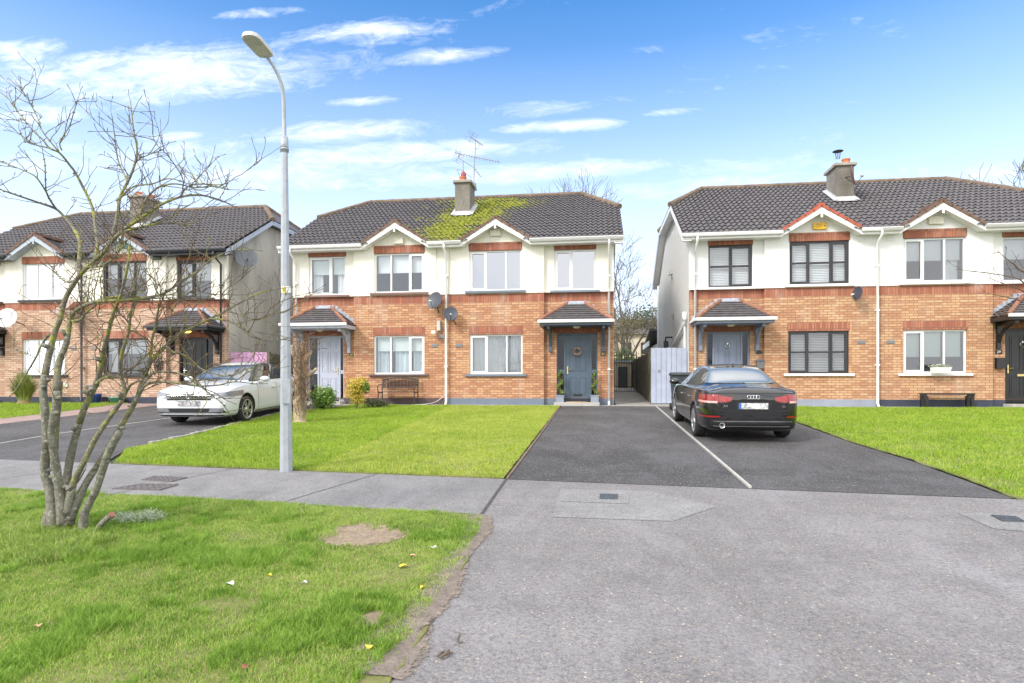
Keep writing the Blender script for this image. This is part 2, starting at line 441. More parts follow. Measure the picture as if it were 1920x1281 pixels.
def house(cx, sg, cfg):
    X = lambda lx: cx+sg*lx
    root = empty('semi_detached_house', (X(2.65), YF+4.5, ZB), label=cfg['label'], cat='house', group='brick and render semi-detached houses')
    BR, RN = cfg['brick'], cfg['render']
    YS = YF+.12; stp = 3.13
    gw = (.74, 2.42, 2.93, 4.21); lw = (.74, 2.45, .28, 1.54); sw = (3.45, 4.74, 2.91, 4.19); dr = (3.52, 4.80, -.60, 1.56)
    # --- brick
    m = MB()
    wall_grid(m, X, YF, 0, stp, -.49, 2.57, [lw])
    wall_grid(m, X, YS, stp, LOUT, -.49, 2.57, [(dr[0], dr[1], -.49, dr[3])])
    m.add([(X(stp),YF,-.49),(X(stp),YS,-.49),(X(stp),YS,2.57),(X(stp),YF,2.57)], [(0,1,2,3)])
    m.add([(X(LOUT),YS,-.49),(X(LOUT),YS+.11,-.49),(X(LOUT),YS+.11,2.57),(X(LOUT),YS,2.57)], [(0,1,2,3)])
    m.build('brick_wall', BR, root, fixn=False)
    m = MB()
    wall_grid(m, X, YF, 0, stp, 2.57, 2.84, []); wall_grid(m, X, YS, stp, LOUT, 2.57, 2.84, [])
    m.add([(X(stp),YF,2.57),(X(stp),YS,2.57),(X(stp),YS,2.84),(X(stp),YF,2.84)], [(0,1,2,3)])
    m.add([(X(LOUT),YS,2.57),(X(LOUT),YS+.11,2.57),(X(LOUT),YS+.11,2.84),(X(LOUT),YS,2.84)], [(0,1,2,3)])
    m.build('soldier_course', SOLD, root, fixn=False)
    for (a, b, z) in ((lw[0]-.02, lw[1]+.02, 1.54), (gw[0]-.02, gw[1]+.02, 4.21), (sw[0]-.02, sw[1]+.02, 4.19), (dr[0]-.1, dr[1]+.1, 1.56)):
        yy = YF if a < 3 else YS
        if z > 3: yy -= .02
        m = MB(); m.box(X(a), X(b), yy-.004, yy+.1, z, z+.255); m.build('lintel', SOLD, root)
    # --- render
    m = MB(); yr = YF-.02; ysr = YS-.02
    wall_grid(m, X, yr, 0, stp, 2.84, 4.47, [(gw[0], gw[1], 2.86, gw[3])])
    wall_grid(m, X, ysr, stp, LOUT, 2.84, 4.47, [(sw[0], sw[1], 2.86, sw[3])])
    m.add([(X(stp),yr,2.84),(X(stp),ysr,2.84),(X(stp),ysr,4.47),(X(stp),yr,4.47)], [(0,1,2,3)])
    m.add([(X(0),yr,2.84),(X(LOUT),yr,2.84),(X(LOUT),ysr+.1,2.84),(X(0),YF,2.84)], [(0,1,2,3)])
    m.add([(X(LOUT),ysr,2.84),(X(LOUT),YS+.11,2.84),(X(LOUT),YS+.11,4.47),(X(LOUT),ysr,4.47)], [(0,1,2,3)])
    gx, ghw, gz0, gza = 1.63, 1.08, 4.45, 5.12
    m.add([(X(gx-ghw+.02),yr,4.47),(X(gx+ghw-.02),yr,4.47),(X(gx),yr,gza-.02)], [(0,1,2)])
    m.build('render_wall', RN, root, fixn=False)
    for a, b, yy in ((0, stp, YF), (stp, dr[0], YS), (dr[1], LOUT, YS)):
        m = MB(); m.box(X(a), X(b), yy-.012, yy+.08, ZB-.25, -.49); m.build('plinth', cfg['plinth'], root)
    # --- gable wall, back wall, party wall, floors
    m = MB(); zs = 4.40
    yh, zh = 21.9, 6.12
    side = [(X(LOUT),YS+.11,ZB-.3),(X(LOUT),YBK,ZB-.3),(X(LOUT),YBK,zs),(X(LOUT),2*YR-yh,zh),(X(LOUT),yh,zh),(X(LOUT),YF,zs+.05),(X(LOUT),YS+.11,4.47)]
    m.add(side, [(0,1,2,3,4,6)])
    m.add([(X(0),YBK,ZB-.3),(X(LOUT),YBK,ZB-.3),(X(LOUT),YBK,zs),(X(0),YBK,zs)], [(0,1,2,3)])
    m.build('gable_wall', cfg['gable'], root, fixn=False)
    m = MB(); m.box(X(.01), X(LOUT-.01), YF+1.9, YF+1.95, ZB, 2.35); m.box(X(.01), X(LOUT-.01), YF+2.2, YF+2.25, 2.6, 4.9)
    m.box(X(.01), X(LOUT-.01), YF+.25, YBK-.1, 2.4, 2.55); m.box(X(.02), X(.06), YF+.13, YBK-.1, ZB, 4.6); m.box(X(3.08), X(3.12), YF+.14, YF+1.85, ZB, 2.38)
    m.build('interior_wall', INNER, root)
    # --- roof
    roof = tile_half(X, VRG, 0, (VRG, yh, 4.2, YR), [(gx, ghw+.02, gza)], cfg['roof'], root)
    m = MB(); ybe = 2*YR-YE
    m.add([(X(0),ybe,ZE),(X(VRG),ybe,ZE),(X(VRG),2*YR-yh,6.2),(X(4.2),YR,ZR),(X(0),YR,ZR)], [(0,1,2,3,4)])
    m.add([(X(VRG),yh,6.2),(X(VRG),2*YR-yh,6.2),(X(4.2),YR,ZR)], [(0,1,2)])
    m.add([(X(0),YE+.05,ZE-.05),(X(VRG-.05),YE+.05,ZE-.05),(X(VRG-.05),yh,6.13),(X(4.2),YR,ZR-.1),(X(0),YR,ZR-.1)], [(0,1,2,3,4)]) if False else None
    m.build('rear_slope', cfg['roof'], roof, fixn=False)
    # ridge and hip tiles
    m = MB(); m.smooth = False
    def halfround(p, q, r=.10, step=.45):
        p, q = Vector(p), Vector(q); L = (q-p).length; n = max(1, round(L/step))
        for i in range(n):
            a = p.lerp(q, i/n); b = p.lerp(q, (i+1)/n)
            m.tube([a, b+(b-a)*.03], [r*1.04, r*.96], 8)
    halfround((X(0), YR, ZR), (X(4.2), YR, ZR)); halfround((X(VRG), yh-.03, 6.2), (X(4.2), YR, ZR+.01)); halfround((X(VRG), 2*YR-yh+.03, 6.2), (X(4.2), YR, ZR+.01))
    m.build('ridge_tile', RIDGE, roof)
    # --- verges: bargeboard and soffit up the gable
    tr = cfg['trim']; gut = cfg['gutter']
    m = MB(); pr = [(YE+.02, ZE-.03), (yh, 6.17), (2*YR-yh, 6.17), (ybe, ZE-.03)]
    for (a, b), (c, d) in zip(pr, pr[1:]):
        m.prism([(X(VRG-.03), a, b-.17), (X(VRG-.03), c, d-.17), (X(VRG-.03), c, d), (X(VRG-.03), a, b)], (sg*.025, 0, 0))
    m.build('bargeboard', cfg['barge'], root)
    m = MB()
    for (a, b), (c, d) in zip(pr, pr[1:]):
        m.prism([(X(LOUT+.004), a, b-.165), (X(LOUT+.004), c, d-.165), (X(LOUT+.004), c, d-.15), (X(LOUT+.004), a, b-.15)], (sg*.236, 0, 0))
    m.build('verge_soffit', tr if not cfg.get('dark') else DARKG, root)
    # eaves soffit + fascia
    segs = [(0, gx-ghw), (gx+ghw, VRG-.03)]
    for a, b in segs:
        m = MB(); m.box(X(a), X(b), 18.95, YF+.1, 4.325, 4.335); m.build('soffit', tr, root)
        m = MB(); m.box(X(a), X(b), 18.925, 18.947, 4.30, 4.45); m.build('fascia', tr if not cfg.get('dark') else DARKG, root)
    for a, b in segs:
        m = MB(); m.smooth = True
        prof = [(-.055, .045), (-.052, .0), (-.03, -.04), (.0, -.055), (.03, -.04), (.05, 0), (.055, .045)]
        vs = []
        for x in (a, b+(.03 if b > 5 else 0)):
            for (yy, zz) in prof: vs.append((X(x), 18.868+yy, 4.415+zz))
        n = len(prof); m.add(vs, [(i, i+1, n+i+1, n+i) for i in range(n-1)]+[tuple(range(n)), tuple(range(n, 2*n))])
        m.smooth = False
        m.box(X(a), X(b+(.03 if b > 5 else 0)), 18.807, 18.816, 4.445, 4.465)
        m.build('gutter', gut, root, fixn=False)
    # --- gablet
    sl = (gza-gz0)/ghw
    gab = MB(); yb = 18.90
    for sd in (-1, 1):
        n = 14
        yfar = YE+(gza-ZE)/SL+.1
        for i in range(n):                    # small tiled slopes running back into the roof
            u0, u1 = i/n, (i+1)/n; dx0, dx1 = sd*ghw*(1-u0)*1.06, sd*ghw*(1-u1)*1.06
            z0_, z1_ = gza-abs(dx0)*sl, gza-abs(dx1)*sl
            yy0 = YE+(z0_-ZE)/SL+.12; yy1 = YE+(z1_-ZE)/SL+.12
            gab.add([(X(gx+dx0),yb,z0_+.03),(X(gx+dx0),max(yy0,yb+.02),z0_+.03),(X(gx+dx1),yy1,z1_+.015),(X(gx+dx1),yb,z1_+.015)], [(0,1,2,3)])
    go = gab.build('gablet_roof', cfg['roof'], root, fixn=False)
    m = MB()
    for sd in (-1, 1):
        n = 5
        for i in range(n):
            a = (1-i/n)*1.07; b = (1-(i+1)/n)*1.07-.005
            m.obox((X(gx+sd*ghw*a), yb+.07, gza-ghw*a*sl+.045), (X(gx+sd*ghw*max(b, 0)), yb+.07, gza-ghw*max(b, 0)*sl+.06), .20, .075)
    m.obox((X(gx), yb-.02, gza+.07), (X(gx), YE+(gza-ZE)/SL+.25, gza+.07), .17, .09)
    m.build('verge_tile', cfg['verge'], go)
    m = MB(); bh = .165
    for sd in (-1, 1):
        x0_, z0_ = gx+sd*(ghw+.05), gz0-.02
        m.prism([(X(gx), yb, gza+.015), (X(gx), yb, gza-bh*1.0), (X(x0_), yb, z0_-bh*.86), (X(x0_), yb, z0_+.02)], (0, .03, 0))
    m.box(X(gx-.03), X(gx+.03), yb-.015, yb-.002, gza-.30, gza-.1)
    for sd in (-1, 1):                       # soffit under the gablet verge
        m.prism([(X(gx), yb+.031, gza-.10), (X(gx+sd*(ghw)), yb+.031, gz0-.11), (X(gx+sd*(ghw)), yb+.031, gz0-.13), (X(gx), yb+.031, gza-.12)], (0, YF-.022-yb-.031, 0))
    m.build('gablet_bargeboard', cfg['barge'] if cfg.get('dark') else tr, go)
    # --- windows
    window(root, X, YF-.02, *gw, cfg['gw_split'], cfg['gw'])
    window(root, X, YF, *lw, cfg['lw_split'], cfg['lw'])
    window(root, X, YS-.02, *sw, cfg['sw_split'], cfg['sw'])
    # --- front door
    d = cfg['door']; fc = d['col']; yd = YS+.07
    m = MB(); a, b, c, e = dr
    l0, l1 = d['leaf']
    m.box(X(a), X(b), yd, yd+.08, e-.055, e); m.box(X(a), X(a+.05), yd, yd+.08, c, e-.055); m.box(X(b-.05), X(b), yd, yd+.08, c, e-.055)
    if l0 > a+.1: m.box(X(l0-.05), X(l0), yd, yd+.08, c, e-.055)
    if l1 < b-.1: m.box(X(l1), X(l1+.05), yd, yd+.08, c, e-.055)
    sides = [(a+.05, l0-.05)] if l0 > a+.1 else []
    if l1 < b-.1: sides.append((l1+.05, b-.05))
    for (p, q) in sides:
        m.box(X(p), X(q), yd+.01, yd+.07, .30, .42); m.box(X(p), X(q), yd+.01, yd+.07, c, c+.08)
    door = m.build('front_door', d.get('frame', fc), root)
    m = MB(); t0, t1 = c+.03, e-.06
    m.box(X(l0), X(l1), yd+.03, yd+.07, t0, t1)
    W = l1-l0; H = t1-t0
    rows = d['rows']                        # panel rows as fractions
    for (r0, r1) in rows:
        for (c0, c1) in ((.13, .46), (.54, .87)):
            xa, xb, za, zb_ = l0+W*c0, l0+W*c1, t0+H*r0, t0+H*r1
            f = .018
            for bx in ((xa, xb, za, za+f), (xa, xb, zb_-f, zb_), (xa, xa+f, za+f, zb_-f), (xb-f, xb, za+f, zb_-f)):
                m.box(X(bx[0]), X(bx[1]), yd+.018, yd+.03, bx[2], bx[3])
            m.box(X(xa+.05), X(xb-.05), yd+.020, yd+.03, za+.05, zb_-.05)
    m.build('door_leaf', fc, door)
    if sides:
        g = MB()
        for (p, q) in sides: g.add([(X(p),yd+.045,c+.08),(X(q),yd+.045,c+.08),(X(q),yd+.045,e-.06),(X(p),yd+.045,e-.06)], [(0,1,2,3)])
        g.build('side_light', GLASS_S, door, fixn=False)
    hx = l0+W*.08 if d['hinge'] > 0 else l1-W*.08; sd = 1 if d['hinge'] > 0 else -1
    m = MB(); m.box(X(hx-.018), X(hx+.018), yd+.012, yd+.03, .28, .52); m.tube([(X(hx), yd+.01, .42), (X(hx), yd-.03, .42), (X(hx+sd*.12), yd-.03, .42)], .010, 6)
    m.build('door_handle', d.get('metal', BRASS), door)
    if d.get('slot'):
        m = MB(); xm = (l0+l1)/2; z = d['slot']; m.box(X(xm-.13), X(xm+.13), yd+.005, yd+.03, z-.03, z+.03); m.build('letterbox', d.get('slotm', BLACKP), door)
    if d.get('knock'):
        m = MB(); xm = (l0+l1)/2; z = d['knock']
        pts = [(X(xm)+.065*math.sin(t)*(1-.25*math.cos(t)), yd+.0, z-.075*math.cos(t)) for t in np.linspace(0, 2*math.pi, 17)]
        m.tube(pts, .010, 6); m.box(X(xm-.02), X(xm+.02), yd-.01, yd+.03, z+.05, z+.10); m.build('door_knocker', d.get('metal', STEEL), door)
    # --- canopy over the door
    cb = d['brk']; x0_, x1_, yc0, yc1, zc = 3.04, 5.24, 18.42, YS, 1.86
    tx0, tx1, zt = 3.86, 4.42, 2.46
    m = MB(); nrow = 8
    A = [Vector((X(x0_), yc0, zc)), Vector((X(x1_), yc0, zc)), Vector((X(tx1), yc1-.22, zt)), Vector((X(tx0), yc1-.22, zt))]
    for r in range(nrow):
        q0, q1 = r/nrow, (r+1)/nrow
        a0, b0 = A[0].lerp(A[3], q0), A[1].lerp(A[2], q0); a1, b1 = A[0].lerp(A[3], q1), A[1].lerp(A[2], q1)
        up = Vector((0, -.02, .03))
        m.add([a0+up, b0+up, b1, a1, a0, b0], [(0,1,2,3), (4,5,1,0)])
        for (cor, top, s_) in ((A[0], A[3], -1), (A[1], A[2], 1)):
            e0 = cor.lerp(top, q0); e1 = cor.lerp(top, q1)
            w0 = Vector((e0.x, yc1, e0.z)); w1 = Vector((e1.x, yc1, e1.z))
            m.add([e0+Vector((0,0,.03)), w0+Vector((0,0,.03)), w1, e1], [(0,1,2,3)])
    can = m.build('door_canopy', cfg['canopyroof'], root, fixn=False)
    for (cor, top) in ((A[0], A[3]), (A[1], A[2])):
        m = MB(); p, q = cor+Vector((0,0,.03)), top+Vector((0,0,.02))
        for i in range(4): m.tube([p.lerp(q, i/4), p.lerp(q, (i+1.06)/4)], [.062, .054], 8)
        m.build('hip_tile', CLAY_OR, can)
    m = MB(); m.box(X(tx0-.03), X(tx1+.03), yc1-.26, yc1-.005, zt-.04, zt+.03)
    for i in range(6):                      # stepped flashing
        q = i/6
        for (cor, top, s_) in ((A[0], A[3], -1), (A[1], A[2], 1)):
            xw = cor.x+(top.x-cor.x)*q; zw = zc+(zt-zc)*q; dx_ = (top.x-cor.x)/6
            m.box(xw, xw+dx_, yc1-.014, yc1-.003, zw, zw+.19)
    m.box(X(tx0-.03), X(tx1+.03), yc1-.014, yc1-.003, zt, zt+.11)
    m.build('flashing', LEAD, can)
    m = MB(); gy = yc0-.05
    m.box(X(x0_-.03), X(x1_+.03), gy-.03, gy+.04, zc-.055, zc+.035)
    m.box(X(x1_+.0), X(x1_+.06), gy+.05, yc1-.03, zc-.05, zc+.02)
    m.build('canopy_gutter', gut, can, bevel=.012)
    m = MB(); m.box(X(x0_+.02), X(x1_-.02), yc0+.005, YF-.003, zc-.13, zc-.012); m.box(X(stp+.003), X(x1_-.02), YF-.003, yc1-.003, zc-.13, zc-.012)
    m.build('canopy_soffit', cb, can)
    for bx in (3.32, 4.98):
        m = MB(); m.box(X(bx-.05), X(bx+.05), YS-.085, YS-.003, .98, zc-.13); m.box(X(bx-.045), X(bx+.045), yc0+.12, YS-.085, zc-.22, zc-.132)
        pts = [(X(bx), YS-.06, 1.16), (X(bx), YS-.16, 1.36), (X(bx), YS-.32, 1.53), (X(bx), YS-.62, 1.67)]
        for p, q in zip(pts, pts[1:]): m.obox(p, q, .07, .07, up=(1,0,0))
        m.build('canopy_bracket', cb, can)
    m = MB(); Mx = Matrix.Translation((X(4.16), 18.95, zc-.13)) @ Matrix.Rotation(math.pi, 4, 'X')
    m.smooth = True; m.lathe([(.0, .06), (.07, .055), (.11, .03), (.12, 0)], 16, Mx); m.build('porch_light', cfg.get('lamp', CREAMPL), can)
    # --- step
    m = MB(); m.box(X(dr[0]-.06), X(dr[1]+.06), YS-.42, YS+.14, ZB-.1, -.605); m.build('door_step', CONCL, root, bevel=.01)
    # --- downpipe by the outer corner
    m = MB(); m.smooth = True; px = cfg.get('pipe', 5.15)
    m.tube([(X(px), 18.87, 4.38), (X(px), 18.87, 4.24), (X(px), YS-.09, 4.02), (X(px), YS-.09, ZB+.10)], .034, 10)
    m.smooth = False
    for z in (3.3, 1.95, .4): m.box(X(px-.045), X(px+.045), YS-.13, YS-.003, z, z+.04)
    m.smooth = True; m.tube([(X(px), YS-.09, ZB+.14), (X(px), YS-.16, ZB+.02)], .036, 10)
    m.build('downpipe', gut, root)
    for k, zz in ((.40, 4.20), (.40, 1.20)):
        if zz > 4 and cfg.get('dark'): continue
        m = MB(); yv = YF-.02 if zz > 4 else YF; m.box(X(k-.11), X(k+.11), yv-.012, yv-.002, zz-.05, zz+.05)
        for i in range(4): m.box(X(k-.10), X(k+.10), yv-.02, yv-.012, zz-.042+i*.023, zz-.034+i*.023)
        m.build('air_vent', cfg['render'] if zz > 4 else GREYPL, root)
    return root, X

def chimney(root, cx, pots):
    m = MB(); x0, x1, y0, y1 = cx-.27, cx+.27, 21.5, 22.42
    m.box(x0, x1, y0, y1, 5.7, 7.16); ch = m.build('chimney', CHIM, root, bevel=.008)
    m = MB(); m.box(x0-.07, x1+.07, y0-.07, y1+.07, 7.16, 7.25); m.build('chimney_crown', CONC, ch, bevel=.01)
    m = MB()
    m.prism([(x0-.06, y0-.12, 5.965), (x1+.06, y0-.12, 5.965), (x1+.03, y0-.005, 6.14), (x0-.03, y0-.005, 6.14)], (0, .012, .012))
    for s_, xx in ((-1, x0), (1, x1)):
        m.prism([(xx, y0-.12, 6.0), (xx, y1, 6.62), (xx+s_*.13, y1, 6.60), (xx+s_*.13, y0-.12, 5.98)], (0, 0, .03))
        m.prism([(xx+s_*.004, y0-.02, 5.95), (xx+s_*.004, y1, 6.5), (xx+s_*.004, y1, 6.68), (xx+s_*.004, y0-.02, 6.15)], (s_*.01, 0, 0))
    m.build('chimney_flashing', LEADW, ch)
    for (px, py, h, r) in pots:
        m = MB(); m.smooth = True; Mx = Matrix.Translation((px, py, 7.25))
        m.lathe([(r*1.15, -.01), (r*1.1, .04), (r*.95, .06), (r*.92, h-.05), (r*1.05, h-.03), (r*1.05, h), (r*.8, h), (r*.8, .05)], 16, Mx); m.build('chimney_pot', POT, ch)
    return ch

def moss_clumps(root, cx, n=2600, seed=4):
    r = random.Random(seed); V = []; Fq = []; T = []
    ca, sa = math.cos(R(30)), math.sin(R(30))
    while n > 0:
        x = cx+r.gauss(.55, .95); s = r.uniform(.3, 5.4); z = ZE+s*sa
        if (x-cx+.3)**2/2.6+(z-5.9)**2/2.2 > 1.2 and not (z > 6.5 and -0.3 < x-cx < 2.9): continue
        if mnoise.noise((x*1.6, s*1.6, 5)) < -.05 or abs(x+4.69) < .32 and z > 5.9: continue
        if any(abs(x-(cx+g)) < 1.1 and z < 5.17-abs(x-(cx+g))*.62 for g in (1.63, -1.63)): continue
        n -= 1; q = r.uniform(.018, .05); h = q*r.uniform(.5, .9); h0 = .026*math.sin(2*math.pi*abs(x-cx)/.168)+.02
        c = (x, YE+s*ca-h0*sa, z+h0*ca); o = len(V); k = 6
        for i in range(k): t_ = i*2*math.pi/k; u, w = q*math.cos(t_)*r.uniform(.8, 1.2), q*math.sin(t_)*r.uniform(.6, 1); V.append((c[0]+u, c[1]+w*ca+.01*sa, c[2]+w*sa-.01*ca))
        V.append((c[0], c[1]-h*sa, c[2]+h*ca)); tt = r.random(); T += [tt]*(k+1); Fq += [(o+i, o+(i+1) % k, o+k) for i in range(k)]
    off = rootloc(root); V = [(a-off.x, b-off.y, c-off.z) for a, b, c in V]
    m_, t, b = newmat('moss_clump'); at = t.node('ShaderNodeAttribute', attribute_name='tint'); t.link(t.ramp(at.outputs['Fac'], [(0, (.10, .14, .02)), (.5, (.21, .24, .022)), (1, (.34, .33, .035))]), b.inputs['Base Color']); b.inputs['Roughness'].default_value = .95
    tag(npmesh('moss', V, Fq, m_, root, T), kind='stuff')
def S_(frame, sill, **k): return dict(frame=frame, sill=sill, **k)
P6 = [(.05, .33), (.43, .80), (.86, .97)]; P6 = [(.09, .36), (.45, .78), (.83, .95)]
P4 = [(.07, .36), (.46, .93)]
sheer = [(0.02, .98, 11, CURT)]
cfgs = {}
cfgs['C+'] = dict(label='mossy-roofed right half of the middle pair, with the slate-blue wreathed front door', brick=BRICK_C, render=CREAM, plinth=PL_SLATE, gable=PEB_GREY,
    roof=ROOF_MOSS, trim=UPVC, gutter=UPVC, barge=UPVC, verge=CLAY_BR, canopyroof=ROOF,
    gw_split=[.32, .70], gw=S_(UPVC, PL_SLATE, case=[0], glass=GLASS_U), lw_split=[.33, .70], lw=S_(UPVC, PL_SLATE, case=[0], curt=sheer),
    sw_split=[.42], sw=S_(UPVC, PL_SLATE, case=[0], glass=GLASS_U),
    door=dict(col=SLATE, leaf=(3.80, 4.56), rows=P6, hinge=1, slot=-.38, brk=SLATE))
cfgs['C-'] = dict(label='left half of the middle pair, with pale lilac front door and brown sills', brick=BRICK_C, render=CREAM, plinth=BROWNP, gable=PEB_GREY,
    roof=ROOF_MOSS, trim=UPVC, gutter=UPVC, barge=UPVC, verge=CLAY_BR, canopyroof=ROOF,
    gw_split=[.30, .67], gw=S_(UPVC, BROWNS, case=[0], blind=(.48, BLIND)), lw_split=[.30, .67], lw=S_(UPVC, BROWNP, case=[0], blind=(.40, BLINDG), curt=[(.02, .26, 3, CURTB), (.36, .62, 3, CURTB), (.74, .98, 3, CURTB)]),
    sw_split=[.40], sw=S_(UPVC, BROWNS, case=[1], blind=(.45, BLINDG), curt=[(.05, .3, 3, CURT), (.70, .97, 3, CURT)]),
    door=dict(col=LILAC, leaf=(3.72, 4.42), rows=P6, hinge=1, brk=LILAC))
cfgs['R-'] = dict(label='left half of the right-hand pair, with black windows and red-edged gablet', brick=BRICK_R, render=WHITE_R, plinth=PL_LIGHT, gable=PEB_WHITE,
    roof=ROOF, trim=UPVC, gutter=UPVC, barge=UPVC, verge=CLAY_RED, canopyroof=ROOF,
    gw_split=[.30, .665], gw=S_(BLACKF, UPVC, case=[0, 2], mid=1, slats=.047), lw_split=[.30, .665], lw=S_(BLACKF, UPVC, case=[0, 2], mid=1, slats=.012),
    sw_split=[.5], sw=S_(BLACKF, UPVC, case=[0], mid=1, slats=.047),
    door=dict(col=BLUEG, leaf=(3.77, 4.55), rows=[(.09, .36), (.45, .93)], hinge=1, knock=1.12, metal=STEEL, brk=BLUEG), pipe=5.14)
cfgs['R+'] = dict(label='right half of the right-hand pair, number 29, with white windows and black door', brick=BRICK_R, render=WHITE_R, plinth=PL_NAVY, gable=PEB_WHITE,
    roof=ROOF, trim=UPVC, gutter=UPVC, barge=UPVC, verge=CLAY_BR, canopyroof=ROOF,
    gw_split=[.33, .67], gw=S_(UPVC, UPVC, case=[0], blind=(.50, BLIND), curt=[(.7, .95, 3, CURT)]), lw_split=[.33, .66], lw=S_(UPVC, UPVC, case=[0], blind=(.62, BLINDG)),
    sw_split=[.55], sw=S_(UPVC, UPVC, case=[1], blind=(.48, BLIND)),
    door=dict(col=BLACKP, leaf=(3.58, 4.46), rows=[(.09, .36), (.45, .93)], hinge=1, slot=.22, slotm=BRASS, knock=1.1, brk=BLACKP))
cfgs['L+'] = dict(label='right half of the left-hand pair, with black windows, lit porch and grey gable', brick=BRICK_L, render=CREAM, plinth=PL_NAVY, gable=PEB_GREY,
    roof=ROOF, trim=DARKG, gutter=DARKG, barge=PALEBARGE, verge=CLAY_BR, canopyroof=ROOF, dark=1,
    gw_split=[.36, .70], gw=S_(BLACKF, BLACKF, case=[0], blind=(.45, BLIND), glass=GLASS), lw_split=[.36], lw=S_(BLACKF, BLACKF, case=[0], blind=(.42, BLIND), curt=[(.06, .3, 3, CURT)]),
    sw_split=[.48], sw=S_(BLACKF, BLACKF, case=[0], blind=(.52, BLIND), curt=[(.1, .4, 3, CURT)]),
    door=dict(col=BLACKP, leaf=(3.60, 4.46), rows=[(.1, .93)], hinge=1, metal=STEEL, brk=BLACKP), lamp=emis_mat('lit_porch_lamp', (1, .55, .12), 2.2), pipe=5.14)
cfgs['L-'] = dict(label='leftmost house of the street, with white windows, behind the bare tree', brick=BRICK_L, render=CREAM, plinth=PL_NAVY, gable=PEB_GREY,
    roof=ROOF, trim=DARKG, gutter=DARKG, barge=PALEBARGE, verge=CLAY_BR, canopyroof=ROOF, dark=1,
    gw_split=[.36, .68], gw=S_(UPVC, BLACKF, case=[0], blind=(.52, BLIND), curt=[(.7, .95, 3, CURT)]), lw_split=[.34, .66], lw=S_(UPVC, BLACKF, case=[0], blind=(.60, BLINDG)),
    sw_split=[.5], sw=S_(UPVC, BLACKF, case=[0], blind=(.5, BLIND)),
    door=dict(col=BLACKP, leaf=(3.60, 4.46), rows=[(.09, .36), (.45, .93)], hinge=1, metal=BRASS, brk=BLACKP))
CX = {'C': -4.71, 'R': 8.18, 'L': -17.70}
H = {}
for k in ('C-', 'C+', 'R-', 'R+', 'L-', 'L+'):
    H[k] = house(CX[k[0]], 1 if k[1] == '+' else -1, cfgs[k])
moss_clumps(H['C+'][0], -4.71)
chimney(H['C+'][0], -4.69, [(-4.72, 21.75, .18, .13)])
chimney(H['R-'][0], 8.19, [(8.30, 21.75, .20, .13), (8.10, 22.1, .15, .11)])
chimney(H['L+'][0], -17.52, [(-17.6, 21.75, .17, .13), (-17.4, 22.15, .17, .13)])
# shared downpipes on the party lines
for k, gm in (('C+', UPVC), ('R-', UPVC), ('L+', DARKG)):
    cx = CX[k[0]]; m = MB(); m.smooth = True
    m.tube([(cx, 18.87, 4.38), (cx, 18.87, 4.26), (cx, YF-.11, 4.08), (cx, YF-.11, ZB+.12), (cx, YF-.19, ZB+.02)], .036, 10)
    m.smooth = False
    for z in (3.4, 2.1, .5): m.box(cx-.05, cx+.05, YF-.15, YF-.022, z, z+.04)
    m.build('downpipe', gm, H[k][0])
# vents and pipes on the white gable wall
r = H['R-'][0]; xg = 8.18-5.3
m = MB(); m.smooth = True; m.tube([(xg-.08, 19.75, 2.05), (xg-.08, 19.9, 1.85), (xg-.08, 24.5, .95), (xg-.08, 27.5, .5)], .055, 10)
m.tube([(xg-.08, 19.8, 1.95), (xg-.08, 19.8, 2.22)], .075, 10); m.tube([(xg-.06, 19.95, 1.85), (xg-.06, 19.95, -.4)], .03, 8); m.build('waste_pipe', UPVC, r)
m = MB(); m.smooth = True; m.tube([(xg-.08, 27.9, 4.3), (xg-.08, 27.9, -.3)], .045, 10); m.build('downpipe', UPVC, r)
for (y, z) in ((23.0, 2.35), (23.4, 3.9)):
    m = MB(); m.box(xg-.03, xg-.002, y, y+.25, z, z+.2); m.prism([(xg-.002, y-.03, z+.24), (xg-.14, y-.03, z+.12), (xg-.002, y-.03, z+.16)], (0, .3, 0)); m.build('wall_vent', LEADW, r)
# ------------------------------------------------------------------ ground
def rough_poly(pts, amp, step=.25, seed=0):
    """closed outline resampled with small irregularities"""
    out = []; n = len(pts)
    for i in range(n):
        a, b = Vector((*pts[i][:2], 0)), Vector((*pts[(i+1) % n][:2], 0)); L = (b-a).length; k = max(1, int(L/step))
        nn = Vector((-(b-a).y, (b-a).x, 0)).normalized() if L > 0 else Vector((0,0,0))
        for j in range(k):
            p = a.lerp(b, j/k)
            p += nn*amp*mnoise.noise((p.x*2.3+seed, p.y*2.3, seed))+nn*amp*.5*mnoise.noise((p.x*7+seed, p.y*7, seed))
            out.append((p.x, p.y))
    return out
def sheet(name, pts, dz, mt, label=None, cat=None, kind='structure', skirt=0, parent=None):
    m = MB(); n = len(pts)
    top = [(x, y, gz(y)+dz) for x, y in pts]
    m.add(top, [tuple(range(n))])
    if skirt:
        low = [(x, y, gz(y)+dz-skirt) for x, y in pts]
        m.add(top+low, [(i, (i+1) % n, n+(i+1) % n, n+i) for i in range(n)])
    o = m.build(name, mt, parent, fixn=False)
    bm = bmesh.new(); bm.from_mesh(o.data); bmesh.ops.triangulate(bm, faces=[f for f in bm.faces if len(f.verts) > 4]); bmesh.ops.recalc_face_normals(bm, faces=bm.faces)
    for f in bm.faces:
        if abs(f.normal.z) > .5 and f.normal.z < 0: f.normal_flip()
    bm.to_mesh(o.data); bm.free()
    return tag(o, label, cat, kind=kind)

